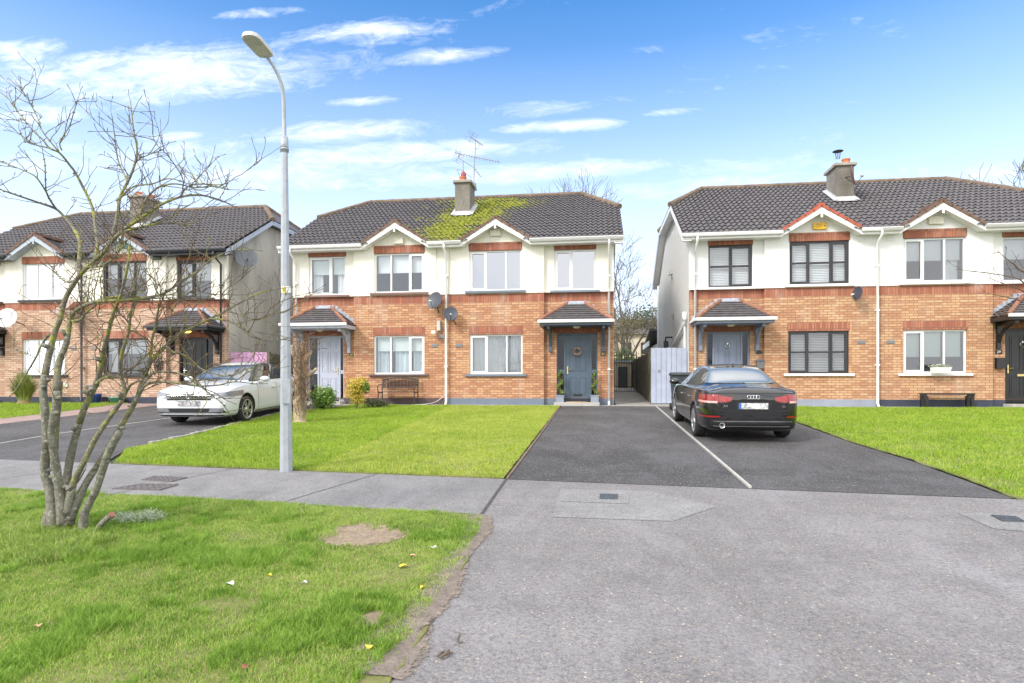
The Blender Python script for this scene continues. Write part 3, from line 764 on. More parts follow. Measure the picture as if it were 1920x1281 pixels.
def tarmac(name, base, chip, dens, rough=.85, patch=.25, green=0, worn=1.35, wk=.55):
    m, t, b = newmat(name); p = t.pos()
    big = t.noise(p, .55, 6, .6); mid = t.noise(p, 3.2, 6, .65)
    c = t.mix(t.ramp(big, [(.32, 0.), (.68, 1.)]), tuple(x*(1-patch) for x in base), tuple(x*(1+patch) for x in base))
    c = t.mix(t.ramp(mid, [(.30, .0), (.70, .30)]), c, tuple(x*.55 for x in base))
    v = t.node('ShaderNodeTexVoronoi'); v.inputs['Scale'].default_value = 62; t.link(p, v.inputs[0])
    sepc = t.node('ShaderNodeSeparateColor'); t.link(v.outputs['Color'], sepc.inputs[0])
    stone = t.math('MULTIPLY', t.ramp(sepc.outputs[0], [(1-dens, 0.), (1-dens+.04, 1.)]), t.ramp(v.outputs['Distance'], [(.35, 1.), (.55, 0.)]))
    cc = t.mix(sepc.outputs[1], chip, tuple(x*.45 for x in chip))
    pit = t.ramp(sepc.outputs[2], [(.05, 1.), (.30, 0.)])
    c = t.mix(t.math('MULTIPLY', pit, .55), c, tuple(x*.42 for x in base))
    c = t.mix(t.math('MULTIPLY', stone, .8), c, cc)
    v2 = t.node('ShaderNodeTexVoronoi'); v2.inputs['Scale'].default_value = 44; t.link(p, v2.inputs[0])
    s2 = t.node('ShaderNodeSeparateColor'); t.link(v2.outputs['Color'], s2.inputs[0])
    pale = t.math('MULTIPLY', t.ramp(s2.outputs[0], [(.955, 0.), (.965, 1.)]), t.ramp(v2.outputs['Distance'], [(.22, 1.), (.36, 0.)]))
    c = t.mix(t.math('MULTIPLY', pale, .7), c, tuple(min(1, x*1.7) for x in chip))
    sp1 = t.noise(p, 34, 3, .85); sp2 = t.noise(p, 95, 2, .8)
    c = t.mix(t.ramp(sp1, [(.36, .85), (.50, 0.)]), c, tuple(x*.50 for x in base))
    c = t.mix(t.ramp(sp2, [(.56, 0.), (.70, .50)]), c, tuple(min(1, x*1.35) for x in chip))
    # worn streaks and old stains
    st = t.ramp(t.noise(t.map(p, (.35, 1.3, 1), rot=(0, 0, .5)), 1.6, 5, .7, .6), [(.52, 0.), (.66, .42)])
    c = t.mix(st, c, tuple(x*.62 for x in base))
    wv = t.ramp(t.noise(t.map(p, (1.1, .5, 1), loc=(3, 9, 0)), 1.1, 6, .7, .5), [(.46, 0.), (.66, wk)])
    c = t.mix(wv, c, t.mix(t.ramp(sp1, [(.4, 0.), (.6, 1.)]), tuple(x*worn*.75 for x in base), tuple(min(1, x*worn*1.15) for x in base)))
    c = t.mix(t.ramp(t.noise(p, 1.4, 7, .8), [(.57, 0.), (.64, .30)]), c, tuple(x*.5 for x in base))
    if green:
        c = t.mix(t.ramp(t.noise(p, 1.9, 6, .75), [(.56, 0.), (.68, green)]), c, (.15, .17, .07))
    t.link(c, b.inputs['Base Color']); b.inputs['Roughness'].default_value = rough
    h = t.math('ADD', t.math('MULTIPLY', v.outputs['Distance'], -1), t.noise(p, 130, 2, .8))
    t.link(t.bump(h, .55, .008), b.inputs['Normal'])
    MATS[name] = m; return m
ROAD = tarmac('worn_tarmac', (.215, .206, .214), (.46, .38, .28), .11, patch=.20)
DRIVE = tarmac('dark_tarmac', (.062, .060, .064), (.34, .31, .28), .20, patch=.5, worn=2.0, wk=.65)
PATHM = tarmac('footpath_concrete', (.238, .231, .232), (.30, .28, .27), .08, patch=.10)
PATCH = tarmac('pale_concrete_patch', (.265, .258, .260), (.32, .31, .30), .05, patch=.06)

def grassfloor(name, a, b_, yel):
    m, t, b = newmat(name); p = t.pos()
    n = t.noise(p, 14, 6, .75); big = t.noise(p, .9, 4, .6)
    c = t.mix(t.ramp(n, [(.35, 0.), (.65, 1.)]), a, b_)
    c = t.mix(t.ramp(big, [(.45, 0.), (.65, .5)]), c, yel)
    c = t.mix(t.ramp(t.noise(p, 5, 5, .7), [(.62, 0.), (.72, .6)]), c, (.16, .12, .07))
    t.link(c, b.inputs['Base Color']); b.inputs['Roughness'].default_value = .9
    t.link(t.bump(t.noise(p, 60, 3, .8), .8, .02), b.inputs['Normal']); MATS[name] = m; return m
GF = grassfloor('turf', (.12, .14, .035), (.24, .26, .07), (.28, .24, .11))

def grass_mat(name, lo, mid, hi, dry):
    m, t, b = newmat(name); p = t.pos()
    at = t.node('ShaderNodeAttribute', attribute_name='tint')
    big = t.noise(p, .8, 6, .7); med = t.noise(p, 5.5, 5, .7)
    sm = t.noise(p, 17, 4, .7); k = t.math('ADD', t.math('MULTIPLY', at.outputs['Fac'], .42), t.math('SUBTRACT', t.math('MULTIPLY', t.math('ADD', t.math('ADD', big, med), sm), .56), .54))
    c = t.ramp(k, [(.28, lo), (.50, mid), (.70, hi)])
    dr = t.math('MULTIPLY', t.ramp(at.outputs['Fac'], [(.84, 0.), (.88, 1.)]), .8)
    c = t.mix(dr, c, dry); c = t.mix(t.ramp(t.noise(p, 2.6, 6, .8), [(.60, 0.), (.70, .55)]), c, dry)
    t.link(c, b.inputs['Base Color']); b.inputs['Roughness'].default_value = .55
    b.inputs['Specular IOR Level'].default_value = .25
    tl = t.node('ShaderNodeBsdfTranslucent'); t.link(c, tl.inputs[0])
    mx = t.node('ShaderNodeMixShader'); mx.inputs[0].default_value = .35
    out = t.n['Material Output']; t.link(b.outputs[0], mx.inputs[1]); t.link(tl.outputs[0], mx.inputs[2]); t.link(mx.outputs[0], out.inputs[0])
    MATS[name] = m; return m
GR_V = grass_mat('grass_verge', (.13, .24, .03), (.29, .46, .07), (.48, .60, .15), (.58, .50, .26))
GR_L = grass_mat('grass_lawn', (.14, .26, .016), (.29, .47, .035), (.47, .59, .07), (.52, .50, .18))
GR_Y = grass_mat('grass_lawn_yellowish', (.22, .36, .03), (.42, .53, .07), (.58, .63, .14), (.58, .54, .24))  # yellower grass colour of the right half of the middle lawn
GR_T = grass_mat('grass_tuft', (.12, .22, .03), (.28, .42, .07), (.46, .57, .15), (.55, .52, .24))

def inside(px, py, poly):
    poly = np.asarray(poly); x0, y0 = poly[:, 0], poly[:, 1]; x1, y1 = np.roll(x0, -1), np.roll(y0, -1)
    res = np.zeros(len(px), bool)
    for a, b, c, d in zip(x0, y0, x1, y1):
        if b == d: continue
        t = ((b > py) != (d > py)) & (px < (c-a)*(py-b)/(d-b)+a); res ^= t
    return res
def edge_dist(px, py, poly):
    d = np.full(len(px), 1e9); n = len(poly)
    for i in range(n):
        a = np.array(poly[i]); b = np.array(poly[(i+1) % n]); ab = b-a; L = (ab**2).sum()
        if L == 0: continue
        t = np.clip(((px-a[0])*ab[0]+(py-a[1])*ab[1])/L, 0, 1)
        d = np.minimum(d, np.hypot(px-a[0]-t*ab[0], py-a[1]-t*ab[1]))
    return d
def vnoise(x, y, f, seed=0):
    r = np.random.default_rng(seed); g = r.random((64, 64)); X = (x*f) % 64; Y = (y*f) % 64
    i = X.astype(int); j = Y.astype(int); u = X-i; v = Y-j; u = u*u*(3-2*u); v = v*v*(3-2*v)
    i1 = (i+1) % 64; j1 = (j+1) % 64
    return (g[i, j]*(1-u)+g[i1, j]*u)*(1-v)+(g[i, j1]*(1-u)+g[i1, j1]*u)*v
def blades(name, poly, n, h, w, dz, mt, label, cat='grass', holes=(), lod=1, bare=None, xlim=None, group=None):
    P = np.asarray(poly); lo = P.min(0); hi = P.max(0)
    if xlim: lo = np.maximum(lo, xlim[0]); hi = np.minimum(hi, xlim[1])
    # denser near the camera
    x = rng.uniform(lo[0], hi[0], n*2); y = lo[1]+(hi[1]-lo[1])*rng.random(n*2)**(1.25 if lod == 2 else 1.0)
    k = inside(x, y, poly)
    for (cx, cy, rx, ry, a) in holes:
        dx, dy = x-cx, y-cy; u = dx*np.cos(a)+dy*np.sin(a); v = -dx*np.sin(a)+dy*np.cos(a)
        q = (u/rx)**2+(v/ry)**2+(vnoise(x, y, 5, 3)-.5)*1.3+(vnoise(x, y, 19, 4)-.5)*.9
        k &= (q > 1) | (rng.random(len(x)) < .035)
    x, y = x[k], y[k]
    ed = edge_dist(x, y, poly)
    clump = vnoise(x, y, 2.2, 11)*.6+vnoise(x, y, 6.5, 12)*.4
    keep = rng.random(len(x)) < np.clip((.45+clump*1.0 if lod == 1 else -.05+clump*1.9), .12, 1)
    if bare is not None: keep &= rng.random(len(x)) < bare(x, y, ed)
    x, y, clump, ed = x[keep], y[keep], clump[keep], ed[keep]; n = len(x)
    hh = h*(.40+1.2*clump)*rng.uniform(.35, 1.35, n)*(1+.9*(rng.random(n) > .985)); a = rng.uniform(0, 2*np.pi, n); wd = w*rng.uniform(.6, 1.2, n)
    tint = rng.random(n)
    if lod == 2 and n > 100000:
        c2 = vnoise(x, y, 2.7, 55)*.65+vnoise(x, y, 8, 56)*.35; mk = c2 > .62
        hh = np.where(mk, hh*1.65, hh*(.62+.5*c2)); tint = np.where(mk, tint*.62, np.clip(tint+.10*(c2 < .38), 0, 1))
    lean = hh*rng.uniform(.25, 1.1, n); la = rng.uniform(0, 2*np.pi, n)+vnoise(x, y, .9, 8)*4
    z = np.where(y > 30, gz(30), -1.615+.0475*y)+dz
    cx, sx = np.cos(a)*wd/2, np.sin(a)*wd/2; lx, ly = np.cos(la)*lean, np.sin(la)*lean
    if lod == 2:
        V = np.stack([np.stack([x-cx, y-sx, z-.005], 1), np.stack([x+cx, y+sx, z-.005], 1),
            np.stack([x-cx*.8+lx*.35, y-sx*.8+ly*.35, z+hh*.6], 1), np.stack([x+cx*.8+lx*.35, y+sx*.8+ly*.35, z+hh*.6], 1),
            np.stack([x+lx, y+ly, z+hh], 1)], 1).reshape(-1, 3)
        b = (np.arange(n)*5)[:, None, None]
        Fc = (b+np.array([[0,1,3],[0,3,2],[2,3,4]])[None]).reshape(-1, 3); tt = np.repeat(tint, 5)
    else:
        V = np.stack([np.stack([x-cx, y-sx, z-.005], 1), np.stack([x+cx, y+sx, z-.005], 1), np.stack([x+lx, y+ly, z+hh], 1)], 1).reshape(-1, 3)
        Fc = np.arange(n*3).reshape(-1, 3); tt = np.repeat(tint, 3)
    o = npmesh(name, V, Fc, mt, tint=tt)
    return tag(o, label, cat, kind='stuff', group=group)

# one ground sheet to the horizon
GND = mat('earth', (.13, .15, .06), .95, .3, .4, .3, 20)
m = MB()
ys = [-600, -12, 0, 12, 30, 700]
for a, b in zip(ys, ys[1:]):
    m.add([(-700, a, gz(a)-.03), (700, a, gz(a)-.03), (700, b, gz(b)-.03), (-700, b, gz(b)-.03)], [(0,1,2,3)])
tag(m.build('ground', GND, fixn=False), kind='structure')
# back edge of the footpath, slightly askew to the houses
def pe(x): return 7.74-.084*(x+.2)          # back edge
def pf(x): return 6.08-.088*(x+1.14)        # front edge
sheet('road', [(-60, -12), (60, -12), (60, pe(40)), (40, pe(40)), (-1.15, pe(-1.15)), (-60, pe(-60))], 0, ROAD)
L1, L2 = G(945, 898), G(1040, 767)
kx = -1.13
sheet('footpath', [(-30, pf(-30)), (kx-.0, pf(kx)), (-1.13, pe(-1.13)), (-30, pe(-30))], .004, PATHM)
# joint across the path and cracks
JOINT = mat('dark_joint', (.075, .07, .065), .95, .2, 8)
m = MB()
def strip(p, q, w, dz):
    p, q = Vector((*p, 0)), Vector((*q, 0)); d = (q-p).normalized(); s = Vector((-d.y, d.x, 0))*w/2
    vs = [p-s, q-s, q+s, p+s]; m.add([(v.x, v.y, gz(v.y)+dz) for v in vs], [(0,1,2,3)])
strip((kx, pf(kx)), (-1.13, pe(-1.13)), .03, .008)
for x in (-3.4, -5.6, -7.9, -10.1): strip((x, pf(x)), (x+.5, pe(x)), .012, .008)
tag(m.build('path_joint', JOINT, fixn=False), kind='structure')
# driveways
dv = G(1403, 918)[0]
sheet('driveway_middle', [(-1.1, pe(-1.1)), (1.83, pe(1.83)), (1.83, 18.95), (-1.02, 18.95)], .004, DRIVE)
rl = [G(1915, 941), G(1800, 898), G(1700, 862), G(1600, 832), G(1520, 803), G(1488, 791)]
redge = [(rl[0][0], pe(rl[0][0])+.02)]+rl[1:]+[(rl[-1][0]-.12, 18.9)]
sheet('driveway_right', [(1.83, pe(1.83)), (redge[0][0], pe(redge[0][0]))]+redge+[(1.83, 18.95)], .0045, DRIVE)
LE = [G(*p) for p in ((206, 862), (235, 845), (280, 834), (330, 824), (385, 812), (440, 797), (480, 787), (525, 776))]
sheet('driveway_left', [(-30, pe(-30)), (-7.2, pe(-7.2))]+LE+[(-7.7, 18.95), (-30, 18.95)], .004, DRIVE)
sheet('house_apron', [(-1.05, 18.951), (2.6, 18.951), (2.6, 30), (.66, 30), (.66, 19.3), (-1.05, 19.3)], .005, CONC)
sheet('lawn_side_path', [(-9.9, 18.75), (-1.2, 18.75), (-1.2, 19.3), (-9.9, 19.3)], .006, CONC)
sheet('right_side_path', [(2.6, 18.85), (14, 18.85), (14, 19.4), (2.6, 19.4)], .006, CONC)
sheet('concrete_patch', [G(*p) for p in ((1052, 917), (1215, 921), (1345, 950), (1262, 978), (1035, 970), (1043, 945))], .004, PATCH)
sheet('concrete_patch', [G(*p) for p in ((1062, 920), (1182, 924), (1178, 946), (1050, 941))], .008, PATCH)
sheet('concrete_patch', [G(*p) for p in ((1795, 962), (1925, 966), (1990, 1003), (1862, 992))], .004, PATCH)
def cover(pts, label, mt):
    c = [G(*p) for p in pts]; m = MB(); top = [(x, y, gz(y)+.016) for x, y in c]
    m.prism([(x, y, gz(y)+.002) for x, y in c], (0, 0, .013)); r = m.build('drain_cover', mt)
    P = [Vector(t) for t in top]; m = MB(); nx, ny = 7, 4
    for i in range(nx):
        for j in range(ny):
            u0, u1, v0, v1 = (i+.15)/nx, (i+.85)/nx, (j+.15)/ny, (j+.85)/ny
            q = [P[0].lerp(P[1], u).lerp(P[3].lerp(P[2], u), v) for u, v in ((u0, v0), (u1, v0), (u1, v1), (u0, v1))]
            m.prism([w+Vector((0, 0, -.0005)) for w in q], (0, 0, .004))
    m.build('tread_pattern', mt, r); return tag(r, label, 'drain cover')
IRON = mat('cast_iron', (.075, .085, .10), .6, .2, 20, .2, 80); IRONB = mat('brown_iron', (.14, .125, .125), .75, .15, 15, .2, 80)
cover([(1125, 928), (1159, 929), (1157, 938), (1124, 937)], 'small dark iron cover set in the pale concrete patch in front of the middle driveway', IRON)
cover([(1858, 968), (1905, 971), (1922, 980), (1880, 979)], 'dark iron cover in the pavement at the right edge, in front of the right lawn', IRON)
cover([(288, 894), (352, 897), (322, 905), (265, 901)], 'brownish square cover in the footpath, the one farther from the bare tree verge', IRONB)
cover([(262, 909), (335, 910), (300, 921), (210, 918)], 'brownish cover in the footpath nearest the grass verge', IRONB)
# kerb strips
def kerb(name, pts, w, h, mt, label, cat='kerb', kind=None):
    m = MB()
    for i, (p, q) in enumerate(zip(pts, pts[1:])):
        p, q = Vector((*p, gz(p[1])+h/2)), Vector((*q, gz(q[1])+h/2)); m.obox(p, q, w, h*1.02)
    o = m.build(name, mt); return tag(o, label, cat, kind=kind)
kerb('concrete_edging', [(1.83, pe(1.83)+.02), (1.83, 10), (1.83, 13), (1.83, 16), (1.83, 19.2)], .032, .03, CONCL, 'straight pale concrete edging strip dividing the two right-hand driveways', 'edging')
kerb('concrete_edging', [(-1.12, pe(-1.1)+.02), (-1.08, 12), (-1.04, 18.9)], .035, .02, SOIL, 'dark narrow edging between the middle lawn and the middle driveway', 'edging')
kerb('concrete_edging', [G(*p) for p in ((0, 832), (100, 815), (200, 801), (300, 787), (330, 783))], .04, .012, CONCL, 'thin pale line dividing the two left-hand driveways', 'edging')
m = MB(); pts = LE[2:]+[(-7.9, 17.9)]
for p, q in zip(pts, pts[1:]):
    a, b = Vector(p), Vector(q); k = max(1, int((b-a).length/.16))
    for i in range(k):
        c = a.lerp(b, (i+.5)/k); s = .045+.015*math.sin(i*3.1); m.box(c.x-s, c.x+s, c.y-.07, c.y+.07, gz(c.y)-.02, gz(c.y)+.055+.01*math.sin(i*5))
tag(m.build('scalloped_edging', CONC, bevel=.012), 'low scalloped stone edging beside the white car, along the curved lawn edge', 'edging')

# lawns
lawnL = [G(*p) for p in ((225, 868), (300, 876), (420, 883), (560, 885))]
split_top = G(838, 765)
lawn1 = LE[::-1][::-1]
left_lawn = [(-7.15, pe(-7.15)+.05), (-3.95, pe(-3.95)+.03), (split_top[0], 18.75), (-7.6, 18.75)]+LE[::-1][:-1]
right_lawn = [(-3.95, pe(-3.95)+.03), (-1.17, pe(-1.17)+.03), (-1.07, 18.75), (split_top[0], 18.75)]
lw_far = [G(*p) for p in ((0, 786), (110, 774), (225, 758))]
far_lawn = [(-30, lw_far[0][1]-.9), lw_far[0], lw_far[1], lw_far[2], (lw_far[2][0]+.2, 19.0), (-30, 19.0)]
far_strip = [(-30, lw_far[0][1]-1.5), G(0, 796), G(120, 782), G(290, 761), (G(290, 761)[0], 19.0), (lw_far[2][0]+.25, 19.0), (lw_far[2][0]+.02, lw_far[2][1]-.02), (lw_far[1][0], lw_far[1][1]-.03), (lw_far[0][0], lw_far[0][1]-.03), (-30, lw_far[0][1]-.95)]
rlawn = [(redge[0][0]+.05, pe(redge[0][0])+.03), (16, pe(16)+.05), (16, 18.85), (rl[-1][0]+.02, 18.85)]+[(p[0]+.06, p[1]) for p in redge[1:-1]][::-1]
vl = [G(*p) for p in ((905, 968), (898, 1000), (870, 1045), (842, 1090), (815, 1135), (780, 1185), (748, 1232), (715, 1290))]
verge = [(-30, pf(-30)-.02), (-7.5, pf(-7.5)-.02), (-4, pf(-4)-.02)]+vl+[(vl[-1][0]-.35, .6), (vl[-1][0]-.9, -4), (-30, -4)]
PAV_R = mat('reddish_paving', (.34, .24, .22), .85, .2, 4, .3, 30, dirt=.3, fine=.2)
for nm, pl, a in (('lawn_soil_left', left_lawn, .05), ('lawn_soil_right', right_lawn, .03), ('lawn_soil_far', far_lawn, .02), ('lawn_soil_street', rlawn, .05), ('verge_soil', verge, .09)):
    sheet(nm, rough_poly(pl, a, .10, 3), .014, GF, skirt=.016)
sheet('paved_strip', far_strip, .012, PAV_R, skirt=.015)
# bare earth: patch in the verge and the worn edge by the road
def blobpoly(cx, cy, rx, ry, ang, seed, n=40, amp=.3):
    out = []
    for i in range(n):
        t = 2*math.pi*i/n; k = 1+amp*mnoise.noise((math.cos(t)*1.7, math.sin(t)*1.7, seed))+amp*.5*mnoise.noise((math.cos(t)*5, math.sin(t)*5, seed))
        x, y = rx*k*math.cos(t), ry*k*math.sin(t); out.append((cx+x*math.cos(ang)-y*math.sin(ang), cy+x*math.sin(ang)+y*math.cos(ang)))
    return out
dp = G(683, 1005); SOILP = mat('dry_soil', (.30, .235, .175), .95, .22, 7, .8, 40, fine=.3)
def soil_mat(name, col):
    m, t, b = newmat(name); p = t.pos(); at = t.node('ShaderNodeAttribute', attribute_name='tint')
    n = t.noise(p, 9, 6, .75); f = t.noise(p, 45, 3, .8)
    c = t.mix(t.ramp(n, [(.35, 0.), (.65, 1.)]), tuple(x*.72 for x in col), tuple(x*1.25 for x in col)); c = t.mix(t.ramp(f, [(.35, .6), (.5, 0.)]), c, tuple(x*.45 for x in col))
    t.link(c, b.inputs['Base Color']); b.inputs['Roughness'].default_value = .95; t.link(t.bump(t.math('ADD', n, f), .9, .02), b.inputs['Normal'])
    a = t.math('ADD', at.outputs['Fac'], t.math('MULTIPLY', t.math('SUBTRACT', t.math('ADD', t.math('MULTIPLY', n, .6), t.math('MULTIPLY', f, .4)), .5), 2.0))
    t.link(t.ramp(a, [(.34, 0.), (.50, 1.)]), b.inputs['Alpha']); MATS[name] = m; return m
SOIL1 = soil_mat('dry_soil_worn', (.33, .25, .18)); SOIL2 = soil_mat('muddy_edge', (.25, .205, .17))
def soft_soil(cx, cy, rx, ry, ang, dz, mt, n=36, rings=7):
    V = [(cx, cy, gz(cy)+dz)]; T = [1.15]
    for r in range(1, rings+1):
        for k in range(n):
            t = 2*math.pi*k/n; x, y = rx*r/rings*math.cos(t), ry*r/rings*math.sin(t); X_ = cx+x*math.cos(ang)-y*math.sin(ang); Y_ = cy+x*math.sin(ang)+y*math.cos(ang); V.append((X_, Y_, gz(Y_)+dz)); T.append(1.15*(1-(r/rings)**2))
    Fc = [(0, 1+k, 1+(k+1) % n) for k in range(n)]
    for r in range(rings-1):
        for k in range(n): a, b, c, d = 1+r*n+k, 1+r*n+(k+1) % n, 1+(r+1)*n+(k+1) % n, 1+(r+1)*n+k; Fc += [(a, d, c), (a, c, b)]
    return tag(npmesh('bare_soil', V, Fc, mt, None, T), kind='structure')
soft_soil(dp[0], dp[1], .47, .44, .1, .020, SOIL1); dp2 = G(700, 1165); soft_soil(dp2[0], dp2[1], .20, .12, .8, .020, SOIL1); soft_soil(*G(742, 1190), .34, .12, 1.0, .0205, SOIL2)
ve = vl; V = []; T = []
ev_ = []
for a, b in zip(ve, ve[1:]):
    for k in range(4): ev_.append((a[0]+(b[0]-a[0])*k/4, a[1]+(b[1]-a[1])*k/4))
for i, (x, y) in enumerate(ev_):
    wd = .06+.04*math.sin(i*.6)+(.02 if i > 16 else 0)
    for q, tt in ((-.30, -.3), (-.12, .45), (.01, .95), (.03+.4*wd, .62), (.04+wd, .3), (.05+wd*1.8, -.1)): V.append((x+q, y, gz(y)+(.021 if q < .02 else .006))); T.append(tt)
Fc = [(i*6+k, i*6+k+1, i*6+k+7, i*6+k+6) for i in range(len(ev_)-1) for k in range(5)]
tag(npmesh('bare_soil', V, Fc, SOIL2, None, T), kind='structure')
holesV = [(*G(780, 1215), .25, .06, 1.0), (*G(740, 1260), .22, .08, 1.0), (dp[0], dp[1], .34, .33, .1), (dp2[0], dp2[1], .15, .10, .8)]
def vbare(x, y, ed):
    far = np.abs(x-np.interp(y, [p[1] for p in vl[::-1]], [p[0] for p in vl[::-1]])); k = np.clip((far+.12*(vnoise(x, y, 6, 21)-.5)*2+.02)*5, .22, 1)*np.clip(.5+1.1*vnoise(x, y, 3.3, 31), 0, 1); return np.where(y > pf(-1.5)-.35, np.maximum(k, .75), k)
VL = ((-9.5, 2.2), (0.5, 7.2))
blades('verge_grass', verge, 640000, .031, .0040, .014, GR_V, 'short patchy green grass on the verge around the bare tree', lod=2, holes=holesV, bare=vbare, xlim=VL)
blades('lawn_grass', left_lawn, 125000, .040, .011, .014, GR_L, 'green lawn beside the white car, behind the lamp post', xlim=((-12, 7), (0, 19)))
blades('lawn_grass', right_lawn, 100000, .034, .011, .014, GR_Y, 'yellow-green lawn strip beside the middle driveway')
blades('lawn_grass', far_lawn, 30000, .05, .016, .014, GR_L, 'small lawn in front of the leftmost house', xlim=((-24, 14), (-10, 20)))
blades('lawn_grass', rlawn, 165000, .042, .012, .014, GR_L, 'bright green lawn in front of the right-hand pair', xlim=((2, 6), (14.5, 19)))
tc = (-4.75, 4.95)
tuft = blobpoly(tc[0]-.05, tc[1]-.22, .62, .34, 0, 4)
blades('tall_grass', tuft, 12000, .065, .0048, .014, GR_T, 'longer blue-green grass growing round the foot of the bare tree', lod=2)
blades('tall_grass', blobpoly(*G(60, 1050), .5, .22, .1, 6), 5000, .07, .0045, .014, GR_T, 'longer dark grass to the left of the bare tree foot', lod=2)
blades('tall_grass', blobpoly(*G(470, 965), .75, .28, -.1, 5), 14000, .05, .0042, .014, GR_V, 'lusher grass strip between tree and footpath', lod=2)
# ------------------------------------------------------------------ cars
CARBLK = mat('car_paint_black', (.006, .0065, .009), .10, .0, 3, coat=1, co='obj')
CARWHT = mat('car_paint_white', (.64, .67, .71), .25, .0, 3, coat=1, co='obj')
TYRE = mat('tyre_rubber', (.022, .022, .024), .85, .1, 20, .2, 60, co='obj')
ALLOY = mat('alloy', (.55, .56, .58), .3, .05, 9, metal=.8, co='obj')
CHROME = mat('chrome', (.78, .79, .80), .12, .0, 9, metal=1, co='obj')
TRIMBK = mat('black_trim', (.015, .015, .017), .45, .05, 9, co='obj')
def carglass(name, col, refl):
    m, t, b = newmat(name); b.inputs['Base Color'].default_value = (*col, 1); b.inputs['Roughness'].default_value = .04
    b.inputs['Coat Weight'].default_value = 1; b.inputs['Coat Roughness'].default_value = .02; b.inputs['Specular IOR Level'].default_value = refl; b.inputs['Coat IOR'].default_value = 1.45 if refl < .6 else 1.8
    MATS[name] = m; return m
CGLASS = carglass('car_glass', (.02, .025, .027), .5); CGLASS_L = carglass('car_glass_bright', (.16, .18, .19), 1.0); CGLASS_W = carglass('car_windscreen', (.07, .085, .09), .8)
REDL = mat('red_lens', (.26, .006, .008), .2, .5, 30, coat=1, co='obj'); REDP = mat('pale_lens', (.72, .40, .38), .2, .1, 30, coat=1, co='obj')
LENS = mat('clear_lens', (.22, .23, .26), .15, .4, 40, coat=1, co='obj', fine=.3)
PLATE = None
def plate_mat(name, base, blot, sc):
    m, t, b = newmat(name); p = t.objco()
    n = t.noise(p, sc, 3, .6, .5); t.link(t.mix(t.ramp(n, [(.40, 0.), (.62, 1.)]), base, blot), b.inputs['Base Color']); MATS[name] = m; return m
PLT_B = plate_mat('blurred_plate_white', (.74, .74, .74), (.30, .31, .33), 17); PLT_W = plate_mat('blurred_plate_grey', (.22, .22, .23), (.60, .60, .62), 17)
PLBLUE = mat('plate_blue', (.04, .12, .50), .4, .02, 5, co='obj')

def car_shell(st, arches, paint):
    """loft of cross sections, smoothed, wheel arches cut out; returns an object at the origin (rear bumper at x=0, nose at +x)"""
    bm = bmesh.new(); rows = []
    for (x, w, zb, zbelt, zt, wt, tumble) in st:
        zm = zb+(zbelt-zb)*.52
        rail = zt-.045-(0 if zt > 1.25 else .0)
        pts = [(0, zb), (w*.80, zb), (w*.965, zb+.05), (w*.995, zb+.20), (w, zm), (w*.985, zbelt-.09), (w*.955, zbelt), (w*.925, zbelt+.012), (wt, rail), (wt*.82, zt-.01), (wt*.4, zt+.008), (0, zt+.012)]
        full = [(-y, z) for y, z in pts[1:-1]][::-1]
        loop = pts+[(-y, z) for y, z in pts[1:-1][::-1]]
        rows.append([bm.verts.new((x, y, z)) for y, z in loop])
    n = len(rows[0])
    for a, b in zip(rows, rows[1:]):
        for i in range(n): bm.faces.new((a[i], a[(i+1) % n], b[(i+1) % n], b[i]))
    bm.faces.new(rows[0]); bm.faces.new(rows[-1][::-1])
    bmesh.ops.recalc_face_normals(bm, faces=bm.faces)
    cr = bm.edges.layers.float.new('crease_edge')
    for e in bm.edges:
        a, b = e.verts
        for r in rows:
            pass
    idx = {v: (ri, i) for ri, r in enumerate(rows) for i, v in enumerate(r)}
    for e in bm.edges:
        (r0, i0), (r1, i1) = idx[e.verts[0]], idx[e.verts[1]]
        if i0 == i1 and i0 in (6, 7, n-6, n-7): e[cr] = .55
        if i0 == i1 and i0 in (4, n-4): e[cr] = .35
        if i0 == i1 and i0 in (1, n-1): e[cr] = .6
        if r0 == r1 and r0 in (0, len(rows)-1): e[cr] = .45
    me = bpy.data.meshes.new('body'); bm.to_mesh(me); bm.free()
    for p in me.polygons: p.use_smooth = True
    o = bpy.data.objects.new('body', me); COL.objects.link(o); me.materials.append(paint); me.materials.append(TRIMBK)
    s = o.modifiers.new('s', 'SUBSURF'); s.levels = 3; s.render_levels = 3
    def ev(o):
        dg = bpy.context.evaluated_depsgraph_get(); return bpy.data.meshes.new_from_object(o.evaluated_get(dg))
    smooth = ev(o); o.modifiers.clear()
    old = o.data; o.data = smooth; bpy.data.meshes.remove(old)
    plain = smooth.copy()
    for (ax, az, ar) in arches:
        for sd in (-1, 1):
            c = MB(); c.smooth = True
            c.tube([(ax, sd*1.2, az), (ax, sd*.58, az)], ar, 36); co_ = c.build('cutter', [paint, TRIMBK], local=True)
            for p in co_.data.polygons: p.material_index = 1
            b = o.modifiers.new('b', 'BOOLEAN'); b.operation = 'DIFFERENCE'; b.object = co_; b.solver = 'EXACT'
            d = ev(o); o.modifiers.clear(); o.data = d; bpy.data.objects.remove(co_)
    return o, plain
